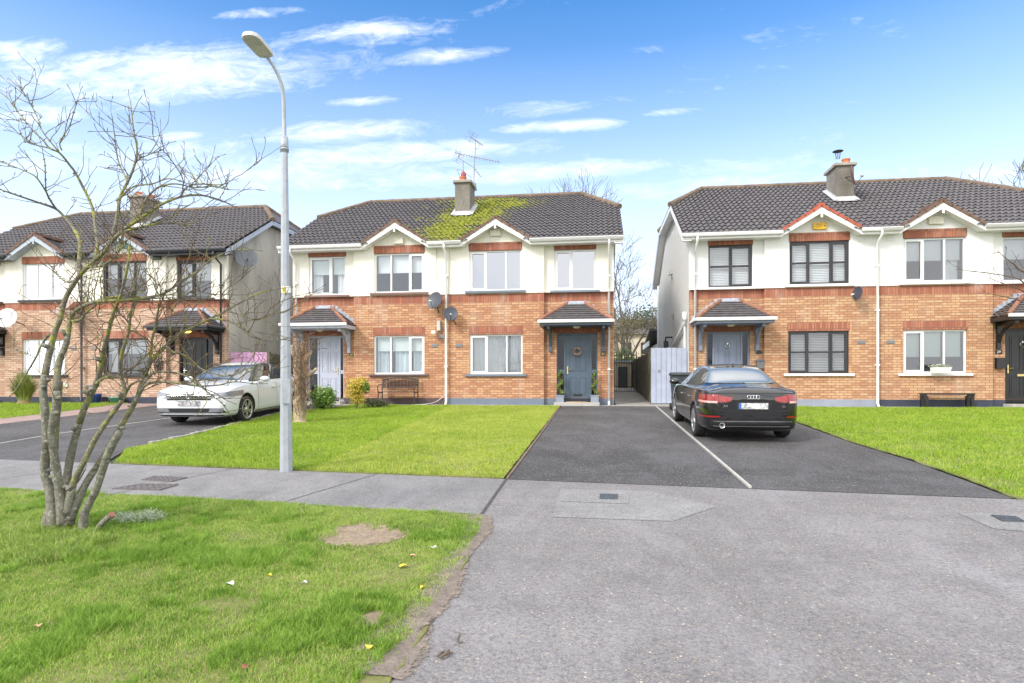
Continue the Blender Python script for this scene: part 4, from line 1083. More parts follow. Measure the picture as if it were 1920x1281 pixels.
def patch(plain, poly, axis, keep, off, name, mt, parent, thick=0):
    """piece of the shell inside a convex outline seen along an axis, lifted off the surface"""
    bm = bmesh.new(); bm.from_mesh(plain); bm.normal_update()
    kill = [f for f in bm.faces if not keep(f.calc_center_median(), f.normal)]
    bmesh.ops.delete(bm, geom=kill, context='FACES')
    ii = {'x': (1, 2), 'y': (0, 2), 'z': (0, 1)}[axis]; n = len(poly)
    cx = sum(p[0] for p in poly)/n; cy = sum(p[1] for p in poly)/n
    for k in range(n):
        p, q = poly[k], poly[(k+1) % n]; nx, ny = q[1]-p[1], -(q[0]-p[0])
        if (cx-p[0])*nx+(cy-p[1])*ny > 0: nx, ny = -nx, -ny
        co3 = [0, 0, 0]; no3 = [0, 0, 0]; co3[ii[0]] = p[0]; co3[ii[1]] = p[1]; no3[ii[0]] = nx; no3[ii[1]] = ny
        bmesh.ops.bisect_plane(bm, geom=bm.verts[:]+bm.edges[:]+bm.faces[:], plane_co=co3, plane_no=no3, clear_outer=True)
    bm.normal_update()
    for v in bm.verts: v.co += v.normal*off
    me = bpy.data.meshes.new(name); bm.to_mesh(me); bm.free(); me.materials.clear(); me.materials.append(mt)
    me.polygons.foreach_set('material_index', [0]*len(me.polygons))
    o = bpy.data.objects.new(name, me); COL.objects.link(o); o.parent = parent; return o
def wheel(parent, x, y, r, sd, spokes, double=True):
    """tyre, rim and dark brake disc; sd = side the face looks to"""
    w = .215; M0 = Matrix.Translation((x, y, r)) @ Matrix.Rotation(-sd*math.pi/2, 4, 'X')
    m = MB(); m.smooth = True; ri = r*.70
    m.lathe([(ri, -w/2), (r*.90, -w/2), (r*.985, -w*.36), (r, -w*.2), (r, w*.2), (r*.985, w*.36), (r*.93, w/2), (ri+.012, w/2+.004), (ri-.004, w*.42), (ri-.01, -w/2)], 40, M0)
    ty = m.build('tyre', TYRE, parent, local=True)
    m = MB(); m.smooth = True
    m.lathe([(ri+.012, w*.40), (ri+.012, w*.52), (ri-.012, w*.52), (ri-.018, w*.44)], 40, M0)
    m.smooth = False
    hub = M0 @ Matrix.Translation((0, 0, w*.40)); m.smooth = True
    m.lathe([(.0, .03), (.05, .03), (.065, .01), (.07, -.03)], 20, hub); m.smooth = False
    for k in range(spokes):
        t = 2*math.pi*k/spokes+.2
        for dt in ((-.09, .09) if double else (0,)):
            a = M0 @ Vector((.05*math.cos(t+dt*1.5), .05*math.sin(t+dt*1.5), w*.42)); b = M0 @ Vector(((ri-.005)*math.cos(t+dt*2.2), (ri-.005)*math.sin(t+dt*2.2), w*.44))
            m.obox(a, b, .030 if double else .04, .03, up=(0, sd, 0))
    m.build('rim', ALLOY, ty, local=True)
    m = MB(); m.smooth = True; m.lathe([(0, w*.12), (.135, w*.12), (.14, .02), (ri-.012, .02), (ri-.01, w*.43)], 24, M0); m.build('brake_disc', TRIMBK, ty, local=True)
    return ty
def text_mesh(txt, size, depth=.002):
    c = bpy.data.curves.new('t', 'FONT'); c.body = txt; c.size = size; c.extrude = depth; c.align_x = 'CENTER'; c.align_y = 'CENTER'
    o = bpy.data.objects.new('t', c); COL.objects.link(o); dg = bpy.context.evaluated_depsgraph_get()
    me = bpy.data.meshes.new_from_object(o.evaluated_get(dg)); bpy.data.objects.remove(o); return me
def text_part(name, txt, size, mt, parent, M, depth=.002):
    me = text_mesh(txt, size, depth); me.transform(M); me.materials.clear(); me.materials.append(mt); me.name = name
    o = bpy.data.objects.new(name, me); COL.objects.link(o); o.parent = parent; return o
right = lambda c, n: n.y < -.25
left = lambda c, n: n.y > .25

def sedan(kind, loc, rot, label):
    blk = kind == 'black'; paint = CARBLK if blk else CARWHT
    root = empty('parked_car', loc, rot, label, 'car', 'saloon cars parked on the driveways')
    L = 4.73
    st = [(0.00, .62, .36, .76, .84, .48, 0), (0.05, .74, .27, .90, .955, .58, 0), (.17, .845, .22, .965, 1.035, .64, 0), (.42, .895, .20, .975, 1.05, .66, 0), (.78, .915, .18, .975, 1.075, .65, 0),
        (1.02, .92, .17, .97, 1.19, .60, 0), (1.36, .92, .17, .965, 1.345, .565, 0), (1.75, .92, .17, .96, 1.42, .565, 0), (2.20, .92, .17, .955, 1.435, .575, 0), (2.62, .92, .17, .95, 1.415, .575, 0),
        (3.00, .92, .17, .94, 1.315, .60, 0), (3.36, .92, .17, .925, 1.15, .64, 0), (3.62, .915, .17, .905, .995, .70, 0), (4.05, .905, .18, .85, .935, .70, 0), (4.42, .875, .19, .76, .855, .66, 0), (4.62, .83, .20, .69, .765, .60, 0), (4.70, .76, .23, .64, .69, .52, 0), (4.735, .62, .30, .55, .60, .42, 0)]
    if not blk:
        st[-5:] = [(4.05, .91, .18, .90, .975, .72, 0), (4.40, .895, .19, .84, .915, .71, 0), (4.60, .865, .20, .775, .845, .68, 0), (4.69, .82, .22, .715, .77, .64, 0), (4.735, .74, .28, .64, .69, .56, 0)]
    ra, fa, wr = 1.02, 3.84, .325
    o, plain = car_shell(st, [(ra, wr+.01, wr+.055), (fa, wr+.01, wr+.055)], paint)
    o.parent = root
    P = lambda poly, ax, keep, off, name, mt, par=None: patch(plain, poly, ax, keep, off, name, mt, par or root)
    # glass
    sidew = [(1.12, 1.02), (3.42, .985), (2.93, 1.29), (2.55, 1.372), (1.95, 1.382), (1.45, 1.315)]
    for sd, kp in ((-1, right), (1, left)):
        tr_ = P([(1.03, 1.005), (3.50, .968), (2.95, 1.315), (2.56, 1.392), (1.94, 1.402), (1.42, 1.335)], 'y', lambda c, n, kp=kp: kp(c, n) and c.z > .93, .004, 'window_trim', CHROME if blk else TRIMBK)
        P(sidew, 'y', lambda c, n, kp=kp: kp(c, n) and c.z > .93, .008, 'side_window', CGLASS, tr_)
        P([(2.28, .99), (2.36, .99), (2.33, 1.40), (2.27, 1.40)], 'y', lambda c, n, kp=kp: kp(c, n) and c.z > .93, .011, 'door_pillar', TRIMBK, tr_)
        for (xa, xb) in ((3.30, 3.312), (2.30, 2.312), (1.36, 1.372)):
            P([(xa, .30), (xb, .30), (xb, .93), (xa, .93)], 'y', kp, .002, 'door_seam', TRIMBK)
        P([(1.45, .24), (3.42, .24), (3.42, .262), (1.45, .262)], 'y', kp, .003, 'sill_trim', TRIMBK if blk else TRIMBK)
        for hx in (2.50, 1.52):
            m = MB(); m.obox((hx-.09, sd*.925, .79), (hx+.09, sd*.93, .795), .03, .03); m.build('door_handle', CHROME if blk else paint, root, local=True, bevel=.008)
        # mirror
        m = MB(); m.smooth = True; mx, my, mz = 3.12, sd*1.0, 1.02
        prof = []
        for k in range(9):
            u = k/8; prof.append((mx+.02-.0*u, my-sd*.12+sd*.24*u, mz))
        M1 = Matrix.Translation((mx, my, mz)) @ Matrix.Diagonal((.10, .125, .075, 1))
        m.lathe([(math.sin(a), math.cos(a)) for a in np.linspace(0.02, math.pi-.02, 10)], 16, M1)
        m.smooth = False; m.obox((mx+.05, sd*.86, .965), (mx+.02, sd*.96, .985), .07, .035); mi = m.build('wing_mirror', paint if not blk else CARBLK, root, local=True)
    P([(-.69, 1.085), (.69, 1.085), (.535, 1.375), (-.535, 1.375)], 'x', lambda c, n: c.x < 1.75 and n.x < -.15 and n.z > .2, .006, 'rear_window', CGLASS_L if blk else CGLASS)
    P([(-.73, 1.01), (.73, 1.01), (.555, 1.368), (-.555, 1.368)], 'x', lambda c, n: c.x > 2.6 and n.x > .12 and n.z > .2, .006, 'windscreen', CGLASS_W)
    # wheels
    for x in (ra, fa):
        for sd in (-1, 1): wheel(root, x, sd*.80, wr, sd, 5, double=True)
    m = MB(); m.box(.3, 4.4, -.62, .62, .20, .30); m.build('underbody', TRIMBK, root, local=True)
    bvh = BVHTree.FromPolygons([v.co for v in plain.vertices], [p.vertices for p in plain.polygons])
    def xr(y, z, front):
        h = bvh.ray_cast(Vector((6 if front else -1, y, z)), Vector((-1 if front else 1, 0, 0))); return h[0].x if h[0] else (4.7 if front else 0)
    rear = lambda c, n: c.x < .55 and n.x < .25 and abs(n.z) < .93
    fr = lambda c, n: c.x > 4.05 and n.x > -.2
    if blk:
        for sd in (-1, 1):
            q = lambda pts: [(sd*a, b) for a, b in pts]
            tl = P(q([(.95, .755), (.95, .90), (.62, .905), (.62, .76)]), 'x', rear, .008, 'tail_light', REDL)
            P(q([(.95, .750), (.95, .785), (.64, .79), (.64, .752)]), 'x', rear, .011, 'lower_lens', REDP, tl)
            P(q([(.612, .765), (.612, .895), (.36, .85), (.42, .775)]), 'x', rear, .008, 'tail_light', REDL)
            P(q([(.92, .475), (.92, .505), (.58, .515), (.60, .485)]), 'x', rear, .006, 'reflector', REDL)
        P([(-.80, .265), (.80, .265), (.74, .44), (-.74, .44)], 'x', rear, .003, 'rear_diffuser', TRIMBK)
        P([(-.70, .405), (.70, .405), (.70, .418), (-.70, .418)], 'x', rear, .007, 'diffuser_strip', CHROME)
        P([(-.66, .315), (.70, .315), (.70, .328), (-.66, .328)], 'x', rear, .007, 'diffuser_strip', ALLOY)
        P([(-.62, .605), (.62, .605), (.60, .617), (-.60, .617)], 'x', rear, .003, 'boot_seam', TRIMBK)
        P([(-.30, .625), (.30, .625), (.34, .775), (-.34, .775)], 'x', rear, .003, 'plate_recess', TRIMBK)
        P([(-.92, .925), (.92, .925), (.92, .937), (-.92, .937)], 'x', lambda c, n: c.x < .3 and n.x < -.1, .004, 'boot_lip', TRIMBK)
        m = MB(); m.smooth = True; m.tube([(-.03, .56, .335), (.12, .56, .335)], [.052, .048], 20, cap=False); m.tube([(-.03, .56, .335), (-.03, .56, .336)], [.052, .052], 20, cap=False)
        m.lathe([(.052, 0), (.040, -.003), (.038, .1)], 20, Matrix.Translation((-.033, .56, .335)) @ Matrix.Rotation(math.pi/2, 4, 'Y')); m.build('exhaust_pipe', CHROME, root, local=True)
        xp = xr(0, .70, False)-.012
        m = MB(); m.box(xp-.006, xp+.01, -.26, .26, .645, .755); pl = m.build('number_plate', PLT_B, root, local=True)
        m = MB(); m.box(xp-.009, xp-.0065, .22, .262, .645, .755); m.build('plate_band', PLBLUE, pl, local=True)
        xb = xr(0, .86, False)-.012; m = MB(); m.smooth = True
        for i in range(4):
            y = (i-1.5)*.052; m.tube([(xb, y+.033*math.cos(t), .865+.033*math.sin(t)) for t in np.linspace(0, 2*math.pi, 21)], .0055, 6)
        m.build('ring_badge', CHROME, root, local=True)
        Mt = lambda x, y, z: Matrix.Translation((x, y, z)) @ Matrix.Rotation(-math.pi/2, 4, 'Z') @ Matrix.Rotation(math.pi/2, 4, 'X')
        text_part('model_badge', 'A4', .065, CHROME, root, Mt(xr(.50, .70, False)-.014, .50, .70), .003)
        text_part('engine_badge', 'TDI', .04, CHROME, root, Mt(xr(-.53, .69, False)-.014, -.53, .69), .003)
        m = MB(); m.prism([(1.52, -.008, 1.39), (1.72, -.008, 1.41), (1.68, -.008, 1.445), (1.60, -.008, 1.475)], (0, .016, 0)); m.build('roof_aerial', CARBLK, root, local=True)
        P([(-.70, .965), (.70, .965), (.70, 1.0), (-.70, 1.0)], 'x', lambda c, n: False, .003, 'x', TRIMBK) if False else None
    else:
        for sd in (-1, 1):
            q = lambda pts: [(sd*a, b) for a, b in pts]
            hl = P(q([(.97, .68), (.97, .80), (.58, .755), (.54, .64)]), 'x', lambda c, n: c.x > 4.0 and n.x > -.1, .007, 'headlight', LENS)
            P(q([(.78, .335), (.80, .415), (.50, .405), (.46, .33)]), 'x', fr, .010, 'fog_light', LENS)
        g = P([(-.52, .60), (.52, .60), (.57, .745), (-.57, .745)], 'x', fr, .004, 'grille', TRIMBK)
        for z in (.645, .70): P([(-.53, z), (.53, z), (.53, z+.009), (-.53, z+.009)], 'x', fr, .012, 'grille_bar', CHROME, g)
        P([(-.84, .31), (.84, .31), (.76, .415), (-.76, .415)], 'x', fr, .004, 'lower_intake', TRIMBK)
        P([(-.84, .300), (.84, .300), (.84, .315), (-.84, .315)], 'x', fr, .010, 'chrome_strip', CHROME)
        P([(-.78, .235), (.78, .235), (.76, .262), (-.76, .262)], 'x', fr, .005, 'lip_trim', TRIMBK)
        P([(-.66, .775), (.66, .775), (.66, .784), (-.66, .784)], 'x', lambda c, n: c.x > 4.3 and n.x > .1, .002, 'bonnet_seam', TRIMBK)
        xp = max(xr(0, .53, True), xr(0, .48, True))+.012
        m = MB(); m.box(xp-.01, xp+.006, -.26, .26, .475, .585); m.build('number_plate', PLT_W, root, local=True)
        xb = xr(0, .69, True)+.016; m = MB(); m.smooth = True; r_ = .062
        m.tube([(xb, r_*math.cos(t), 0.69+r_*math.sin(t)) for t in np.linspace(0, 2*math.pi, 25)], .006, 6)
        for s_ in (-1, 1):
            m.tube([(xb, s_*.026, .745), (xb, 0, .695)], .005, 5); m.tube([(xb, s_*.050, .725), (xb, s_*.024, .64)], .005, 5); m.tube([(xb, s_*.024, .64), (xb, 0, .685)], .005, 5)
        m.build('round_badge', CHROME, root, local=True)
    bpy.data.meshes.remove(plain)
    return root
# black saloon: rear towards the camera. local +x is its nose
pit = math.atan(.0475)
def place_car(kind, ax, ay, head, label, rear_axle=1.02):
    """ax, ay: centre of the rear axle on the ground; head: compass angle of the nose from +X"""
    d = Vector((math.cos(head), math.sin(head), 0)); slope = .0475*d.y
    loc = Vector((ax, ay, gz(ay)+.006))-Vector((d.x, d.y, slope)).normalized()*rear_axle
    root = sedan(kind, loc, (0, 0, 0), label)
    nx = Vector((d.x, d.y, slope)).normalized(); nz = Vector((0, -.0475, 1)).normalized(); ny = nz.cross(nx).normalized(); nz = nx.cross(ny)
    root.rotation_euler = Matrix((nx, ny, nz)).transposed().to_euler(); root.scale = (.95,)*3 if kind == 'black' else (1, 1, 1); return root
place_car('black', 2.755, 12.3, R(90.5), 'black saloon seen from behind, parked on the right-hand driveway before the blue-grey gate')
place_car('white', -9.37, 16.62, R(-87.0), 'white saloon facing the street, parked on the left driveway behind the bare tree')
# ------------------------------------------------------------------ trees and plants
def bark_mat(name, a, b_, spot, lichen=0, scale=1.0):
    m, t, b = newmat(name); p = t.objco()
    n = t.noise(t.map(p, (18*scale, 18*scale, 7*scale)), 1, 5, .7); s = t.noise(p, 38*scale, 3, .8); l = t.noise(p, 6.5*scale, 5, .7)
    c = t.mix(t.ramp(n, [(.35, 0.), (.65, 1.)]), a, b_)
    c = t.mix(t.ramp(s, [(.56, 0.), (.62, .8)]), c, spot)
    rings = t.ramp(t.noise(t.map(p, (3, 3, 42*scale)), 1, 3, .6), [(.36, .45), (.44, 0.)])
    c = t.mix(rings, c, tuple(x*.4 for x in a))
    if lichen: c = t.mix(t.ramp(l, [(.62-lichen*.28, 0.), (.70-lichen*.28, .85)]), c, t.mix(t.ramp(s, [(.4, 0.), (.6, 1.)]), (.20, .21, .04), (.36, .36, .07)))
    t.link(c, b.inputs['Base Color']); b.inputs['Roughness'].default_value = .85
    t.link(t.bump(t.math('ADD', n, s), .9, .012), b.inputs['Normal']); MATS[name] = m; return m
BARK = bark_mat('bark_grey', (.115, .11, .085), (.235, .225, .18), (.42, .42, .37)); BARKL = bark_mat('bark_lichen', (.12, .11, .085), (.22, .20, .155), (.34, .34, .25), .45)
TWIG = mat('twig', (.13, .09, .065), .8, .3, 30, co='obj'); TWIGL = bark_mat('twig_lichen', (.13, .10, .07), (.22, .19, .12), (.34, .34, .16), .45, 2.0)
CUTW = mat('cut_wood', (.28, .13, .085), .8, .3, 20, .4, 50, co='obj')

def dfield(px, py):
    A = max(0, min(1, (1000-py)/520)); return A*(.30*math.sin(px*.013+1.1)+.25*math.sin(py*.012+px*.021))
def ptree(px, py, extra=0): return S(px, py, 5.61+dfield(px, py)+extra)
def smooth_path(P, sub=3):
    out = []
    for i in range(len(P)-1):
        p0 = P[max(i-1, 0)]; p1 = P[i]; p2 = P[i+1]; p3 = P[min(i+2, len(P)-1)]
        for k in range(sub):
            t = k/sub; out.append(.5*((2*p1)+(-p0+p2)*t+(2*p0-5*p1+4*p2-p3)*t*t+(-p0+3*p1-3*p2+p3)*t**3))
    out.append(P[-1]); return out
root = empty('bare_tree', (-4.79, 5.02, gz(5.02)), label='leafless multi-stemmed tree with lichen-yellow branches on the verge at the left', cat='tree')
PXM = 5.61/1150
B = {}
# name: (pixels, width start, width end)
B['A'] = ([(100,1000),(96,930),(84,885),(88,825),(84,769),(81,731),(86,694),(94,656),(103,622),(112,600),(124,557),(150,516),(180,486),(225,437),(262,411),(300,385),(337,370),(375,366),(412,375),(438,387)], 27, 2)
B['A1'] = ([(180,486),(205,460),(221,400),(225,370),(244,332),(255,299),(257,270),(251,246),(245,194)], 12, 1.6)
B['A1b'] = ([(240,345),(232,325),(221,299),(215,254),(210,218)], 5, 1.4)
B['A1c'] = ([(250,310),(262,298),(277,291),(307,280)], 4, 1.2)
B['A1d'] = ([(225,372),(250,350),(285,345),(318,335),(352,345)], 5, 1.4)
B['A3'] = ([(150,516),(148,497),(150,456),(139,430),(124,411),(105,392),(75,381),(37,368),(0,355),(-30,340)], 13, 2)
B['A3b'] = ([(105,392),(92,372),(86,359),(70,335),(56,325),(25,312),(0,302)], 6, 1.5)
B['A3c'] = ([(86,359),(85,330),(84,305),(80,285)], 4, 1.2)
B['A4'] = ([(178,486),(183,460),(180,437),(174,392),(161,362),(142,325),(131,310),(112,287),(93,278),(80,262),(67,250),(45,225),(22,194),(12,180)], 10, 1.4)
B['A4b'] = ([(112,287),(98,270),(80,247),(72,225),(60,200),(48,180),(37,160)], 4, 1.2)
B['A4c'] = ([(116,282),(112,269),(122,250),(131,235),(138,212),(146,186)], 4, 1.3)
B['A4d'] = ([(93,278),(60,270),(45,262),(35,240)], 4, 1.2)
B['A5'] = ([(225,437),(255,428),(281,422),(322,418),(360,426)], 8, 1.6)
B['A6'] = ([(262,411),(268,385),(281,365),(300,350),(330,345),(365,352),(395,350)], 7, 1.5)
B['A7'] = ([(337,370),(352,350),(380,345),(410,352),(430,356)], 5, 1.2)
B['Ab'] = ([(118,985),(112,922),(103,862),(97,810),(105,757),(107,712),(112,675),(124,645),(129,615),(131,602),(140,585),(161,572),(187,565),(240,562),(300,553),(337,531),(375,505),(397,486),(431,471),(470,468)], 24, 1.6)
B['Abr'] = ([(103,860),(106,800),(110,760),(113,715)], 15, 8)
B['As'] = ([(94,628),(86,633),(80,645),(75,652),(67,671),(49,701),(30,731),(15,746)], 9, 2)
B['As2'] = ([(67,671),(45,662),(22,652)], 3, 1.2)
B['As3'] = ([(67,690),(75,700),(95,720),(115,735)], 3, 1.2)
B['C'] = ([(128,985),(124,919),(131,862),(142,817),(157,769),(180,720),(189,690),(195,656),(204,619),(199,625),(214,583),(225,557),(240,497),(242,460)], 25, 3)
B['C'][0].pop(9)
B['C1'] = ([(180,720),(195,709),(225,705),(259,680),(285,656),(300,640)], 9, 2)
B['D'] = ([(126,965),(135,915),(142,896),(161,859),(180,821),(210,776),(234,739),(225,697),(229,660),(240,626),(245,591),(251,565),(253,535),(262,500)], 20, 2)
B['D1'] = ([(232,745),(244,724),(258,715),(270,712),(285,700)], 8, 2)
B['E'] = ([(130,975),(150,930),(165,900),(195,855),(225,802),(247,765),(262,735),(274,697),(285,675),(311,649),(337,626),(365,612),(394,598),(424,583),(450,568),(487,550),(530,540)], 21, 1.8)
B['E1'] = ([(262,735),(277,720),(307,716),(345,720),(375,724),(410,722),(440,716),(480,720)], 9, 1.5)
B['E2'] = ([(266,725),(280,705),(300,697),(337,701),(360,712),(380,728),(394,739),(415,755),(430,775)], 8, 1.5)
B['E3'] = ([(277,690),(283,660),(285,637),(292,610),(296,583),(305,560),(311,542)], 9, 1.8)
B['E4'] = ([(311,649),(325,660),(350,668),(375,690),(400,700),(430,705),(470,690),(500,700)], 6, 1.2)
B['E5'] = ([(394,598),(420,600),(450,612),(480,632),(510,640),(550,632)], 5, 1.2)
B['E6'] = ([(424,583),(450,590),(480,600),(505,590),(530,585)], 4, 1.2)
B['E7'] = ([(337,626),(350,600),(362,580),(375,560),(372,535)], 5, 1.4)
B['E8'] = ([(311,649),(320,630),(318,600),(330,570),(352,550),(380,548),(420,560)], 5, 1.2)
B['F'] = ([(154,1000),(158,965),(165,948),(180,918),(191,885),(206,843),(225,810)], 20, 13)
B['S'] = ([(172,1008),(188,985),(208,967)], 14, 11)
B['T'] = ([(84,1005),(86,985),(92,960)], 22, 16)
B['M1'] = ([(131,602),(150,600),(165,583),(200,560),(240,555),(290,560),(330,557)], 7, 1.5)
B['M2'] = ([(150,516),(130,530),(112,520),(95,500),(78,480)], 6, 1.5)
B['M3'] = ([(165,500),(185,500),(205,490),(225,470),(240,450)], 6, 1.5)
B['M4'] = ([(157,769),(170,775),(200,772)], 3, 1.2)
B['M5'] = ([(124,919),(145,905),(160,880)], 5, 2)
trunk = MB(); trunk.smooth = True; limbs = MB(); limbs.smooth = True; tw = MB(); tw.smooth = True; twl = MB(); twl.smooth = True
rt = random.Random(5)
EX = {'A': 0, 'Ab': -.10, 'C': .10, 'D': -.05, 'E': .06, 'F': -.12, 'S': -.12, 'T': -.04}
def twigrow(p, d, L, r, lvl):
    n = max(3, int(L/.05)); pts = [p]; q = p.copy(); dd = d.normalized()
    for i in range(n):
        dd = (dd+Vector((rt.gauss(0, .17), rt.gauss(0, .17), rt.gauss(0, .14)+.05))).normalized(); q = q+dd*L/n; pts.append(q.copy())
        if lvl < 2 and rt.random() < (.34 if lvl == 0 else .22) and i > 0:
            sd = (dd+Vector((rt.gauss(0, .7), rt.gauss(0, .7), rt.gauss(0, .6)))).normalized(); twigrow(q.copy(), sd, L*rt.uniform(.3, .6), r*.7, lvl+1)
    rad = [max(.0017, r*(1-.62*i/n)) for i in range(n+1)]
    # a bud at the tip
    pts.append(q+dd*.012); rad[-1] = max(rad[-1], .003); rad.append(.001)
    (twl if lvl == 0 and rt.random() < .6 else tw).tube(pts, rad, 4 if r < .004 else 5, cap=False)
for nm, (pix, w0, w1) in B.items():
    ex = EX.get(nm, 0); n0 = len(pix)
    P = []
    for i, (x, y) in enumerate(pix):
        e = ex*max(0, min(1, (1000-y)/150))*max(0, min(1, (y-560)/200)); P.append(ptree(x, y, e))
    if pix[0][1] > 990: P[0].z = gz(P[0].y)-.06
    Q = smooth_path(P, 4); k = len(Q)-1
    rad = [max(.0016, (w0*.70+(w1-w0*.70)*(i/k)**.8)*PXM/2*(1+.08*mnoise.noise(Q[i]*14))) for i in range(k+1)]
    if nm in ('A', 'Ab', 'C', 'D', 'E', 'F'):
        cut = next((i for i, r_ in enumerate(rad) if r_ < .030), k)
        if nm == 'F': cut = k
        for i in range(min(6, k)): rad[i] *= 1+.28*(1-i/6)
        trunk.tube(Q[:cut+1], rad[:cut+1], 12); limbs.tube(Q[cut:], rad[cut:], 8) if cut < k else None
    elif nm in ('S', 'T'): trunk.tube(Q, rad, 10)
    else: limbs.tube(Q, rad, 7)
    # lichen knobs and spur twigs
    for i in range(2, k):
        r_ = rad[i]; y = S(0, 0, 1).z; p = Q[i]; zz = p.z
        if zz < -.35 or nm in ('S', 'T', 'F', 'M4', 'As3'): continue
        seg = (Q[i]-Q[i-1]).length
        dens = (6.5 if r_ < .02 else 2.6 if r_ < .035 else .5)
        bushy = nm[0] == 'E' or nm in ('A5', 'A6', 'A7', 'M1', 'M2', 'M3', 'D', 'C', 'Ab', 'C1')
        if bushy and r_ < .03 and zz > -.1 and rt.random() < seg*5:
            dd = (Q[min(i+1, k)]-Q[i-1]).normalized(); sv = Vector((rt.gauss(.2, .7), rt.gauss(0, .7), rt.gauss(.35, .6))); twigrow(p.copy(), dd*.7+sv, rt.uniform(.25, .65), .0052, 0)
        if rt.random() < seg*dens*1.7:
            dd = (Q[min(i+1, k)]-Q[i-1]).normalized(); sv = Vector((rt.gauss(0, .8), rt.gauss(0, .8), rt.gauss(.45, .6)))
            sv = (sv-dd*sv.dot(dd)*.5).normalized(); twigrow(p.copy(), dd*.55+sv, rt.uniform(.07, .36), .0042, 0)
        if r_ < .03 and rt.random() < seg*9:
            a = p+Vector((rt.gauss(0, r_*.6), rt.gauss(0, r_*.6), rt.gauss(0, r_*.6))); limbs.tube([a-Vector((.012, 0, 0)), a, a+Vector((.012, .004, .006))], [.003, rt.uniform(.006, .011), .003], 5)
    twigrow(Q[-1], Q[-1]-Q[-2], .12, .003, 0)
# burrs on the stems
for _ in range(26):
    nm = rt.choice(['A', 'Ab', 'C', 'D', 'E']); pix = B[nm][0]; i = rt.randrange(1, min(8, len(pix)-1)); u = rt.random()
    x = pix[i][0]*(1-u)+pix[i+1][0]*u; y = pix[i][1]*(1-u)+pix[i+1][1]*u; e = EX.get(nm, 0)*max(0, min(1, (1000-y)/150))*max(0, min(1, (y-560)/200)); c = ptree(x, y, e)
    d = Vector((rt.gauss(0, 1), -abs(rt.gauss(0, 1)), rt.gauss(0, .5))).normalized(); trunk.tube([c, c+d*.05, c+d*.075], [.026, .02, .012], 7)
trunk.build('trunk', BARK, root, fixn=False); limbs.build('branches', BARKL, root, fixn=False)
tag(twl.build('twigs', TWIGL, root, fixn=False), kind='stuff'); tag(tw.build('twigs', TWIG, root, fixn=False), kind='stuff')
m = MB(); c = S(209, 966, 5.50); m.tube([c, c+Vector((.012, -.006, .010))], .027, 10); m.build('cut_end', CUTW, root)

# ---- generic bare trees further off
def bare_tree(loc, h, spread, seed, label, lean=(0, 0), trunk_r=.22, levels=5, mt=None, group='bare winter trees behind the houses', bias=(0, 0, .12), minr=.019):
    r = random.Random(seed); root = empty('winter_tree', loc, label=label, cat='tree', group=group)
    T = MB(); T.smooth = True; W = MB()
    def grow(p, d, L, rad, lv):
        n = 5; pts = [p]; q = p.copy(); dd = d.normalized()
        for i in range(n):
            dd = (dd+Vector((r.gauss(0, .12), r.gauss(0, .12), r.gauss(0, .09)))+Vector(bias)*.5).normalized(); q = q+dd*L/n; pts.append(q.copy())
        e = rad*(.62 if lv else .55)
        rr = [max(minr*.6, rad+(e-rad)*i/n) for i in range(n+1)]
        (T if lv < 3 else W).tube(pts, rr, 7 if lv < 2 else 4 if lv < 4 else 3, cap=False)
        if lv >= levels: return
        for k in range(3 if lv < 2 else r.choice((2, 3, 3, 4))):
            i = n if k == 0 else r.randint(2, n); base = pts[i]
            ang = r.uniform(.25, .5) if k == 0 else r.uniform(.5, 1.05); ax = Vector((r.gauss(0, 1), r.gauss(0, 1), r.gauss(0, .4)))
            ax = (ax-dd*ax.dot(dd)).normalized(); nd = (dd*math.cos(ang)+ax*math.sin(ang)*spread).normalized()
            grow(base.copy(), nd, L*r.uniform(.62, .85), e if k == 0 else e*.8, lv+1)
    p0 = Vector(loc); grow(p0-Vector((0, 0, .2)), Vector((lean[0], lean[1], 1)), h*.26, trunk_r, 0)
    T.build('trunk', mt or BGB, root, fixn=False); tag(W.build('crown', mt or BGB, root, fixn=False), kind='stuff'); return root
BGB = mat('distant_bark', (.15, .125, .10), .9, .2, 3); BGB2 = mat('distant_bark_warm', (.20, .17, .13), .9, .2, 3)
zb = gz(31)
bare_tree((1.7, 37.5, zb), 11.5, .95, 12, 'big bare tree seen in the gap right of the middle pair', lean=(.12, 0), levels=6)
bare_tree((-4.4, 42, zb), 17.5, .62, 21, 'bare treetop showing over the mossy ridge right of the chimney', lean=(.03, 0), levels=6)
bare_tree((2.9, 52, zb), 10.0, 1.0, 8, 'smaller bare tree farther back in the gap beside the white gable', lean=(-.1, 0), levels=6)
bare_tree((22.0, 36, zb), 17, 1.0, 33, 'bare treetop above the roof at the right edge of the picture', lean=(.05, 0), levels=6)
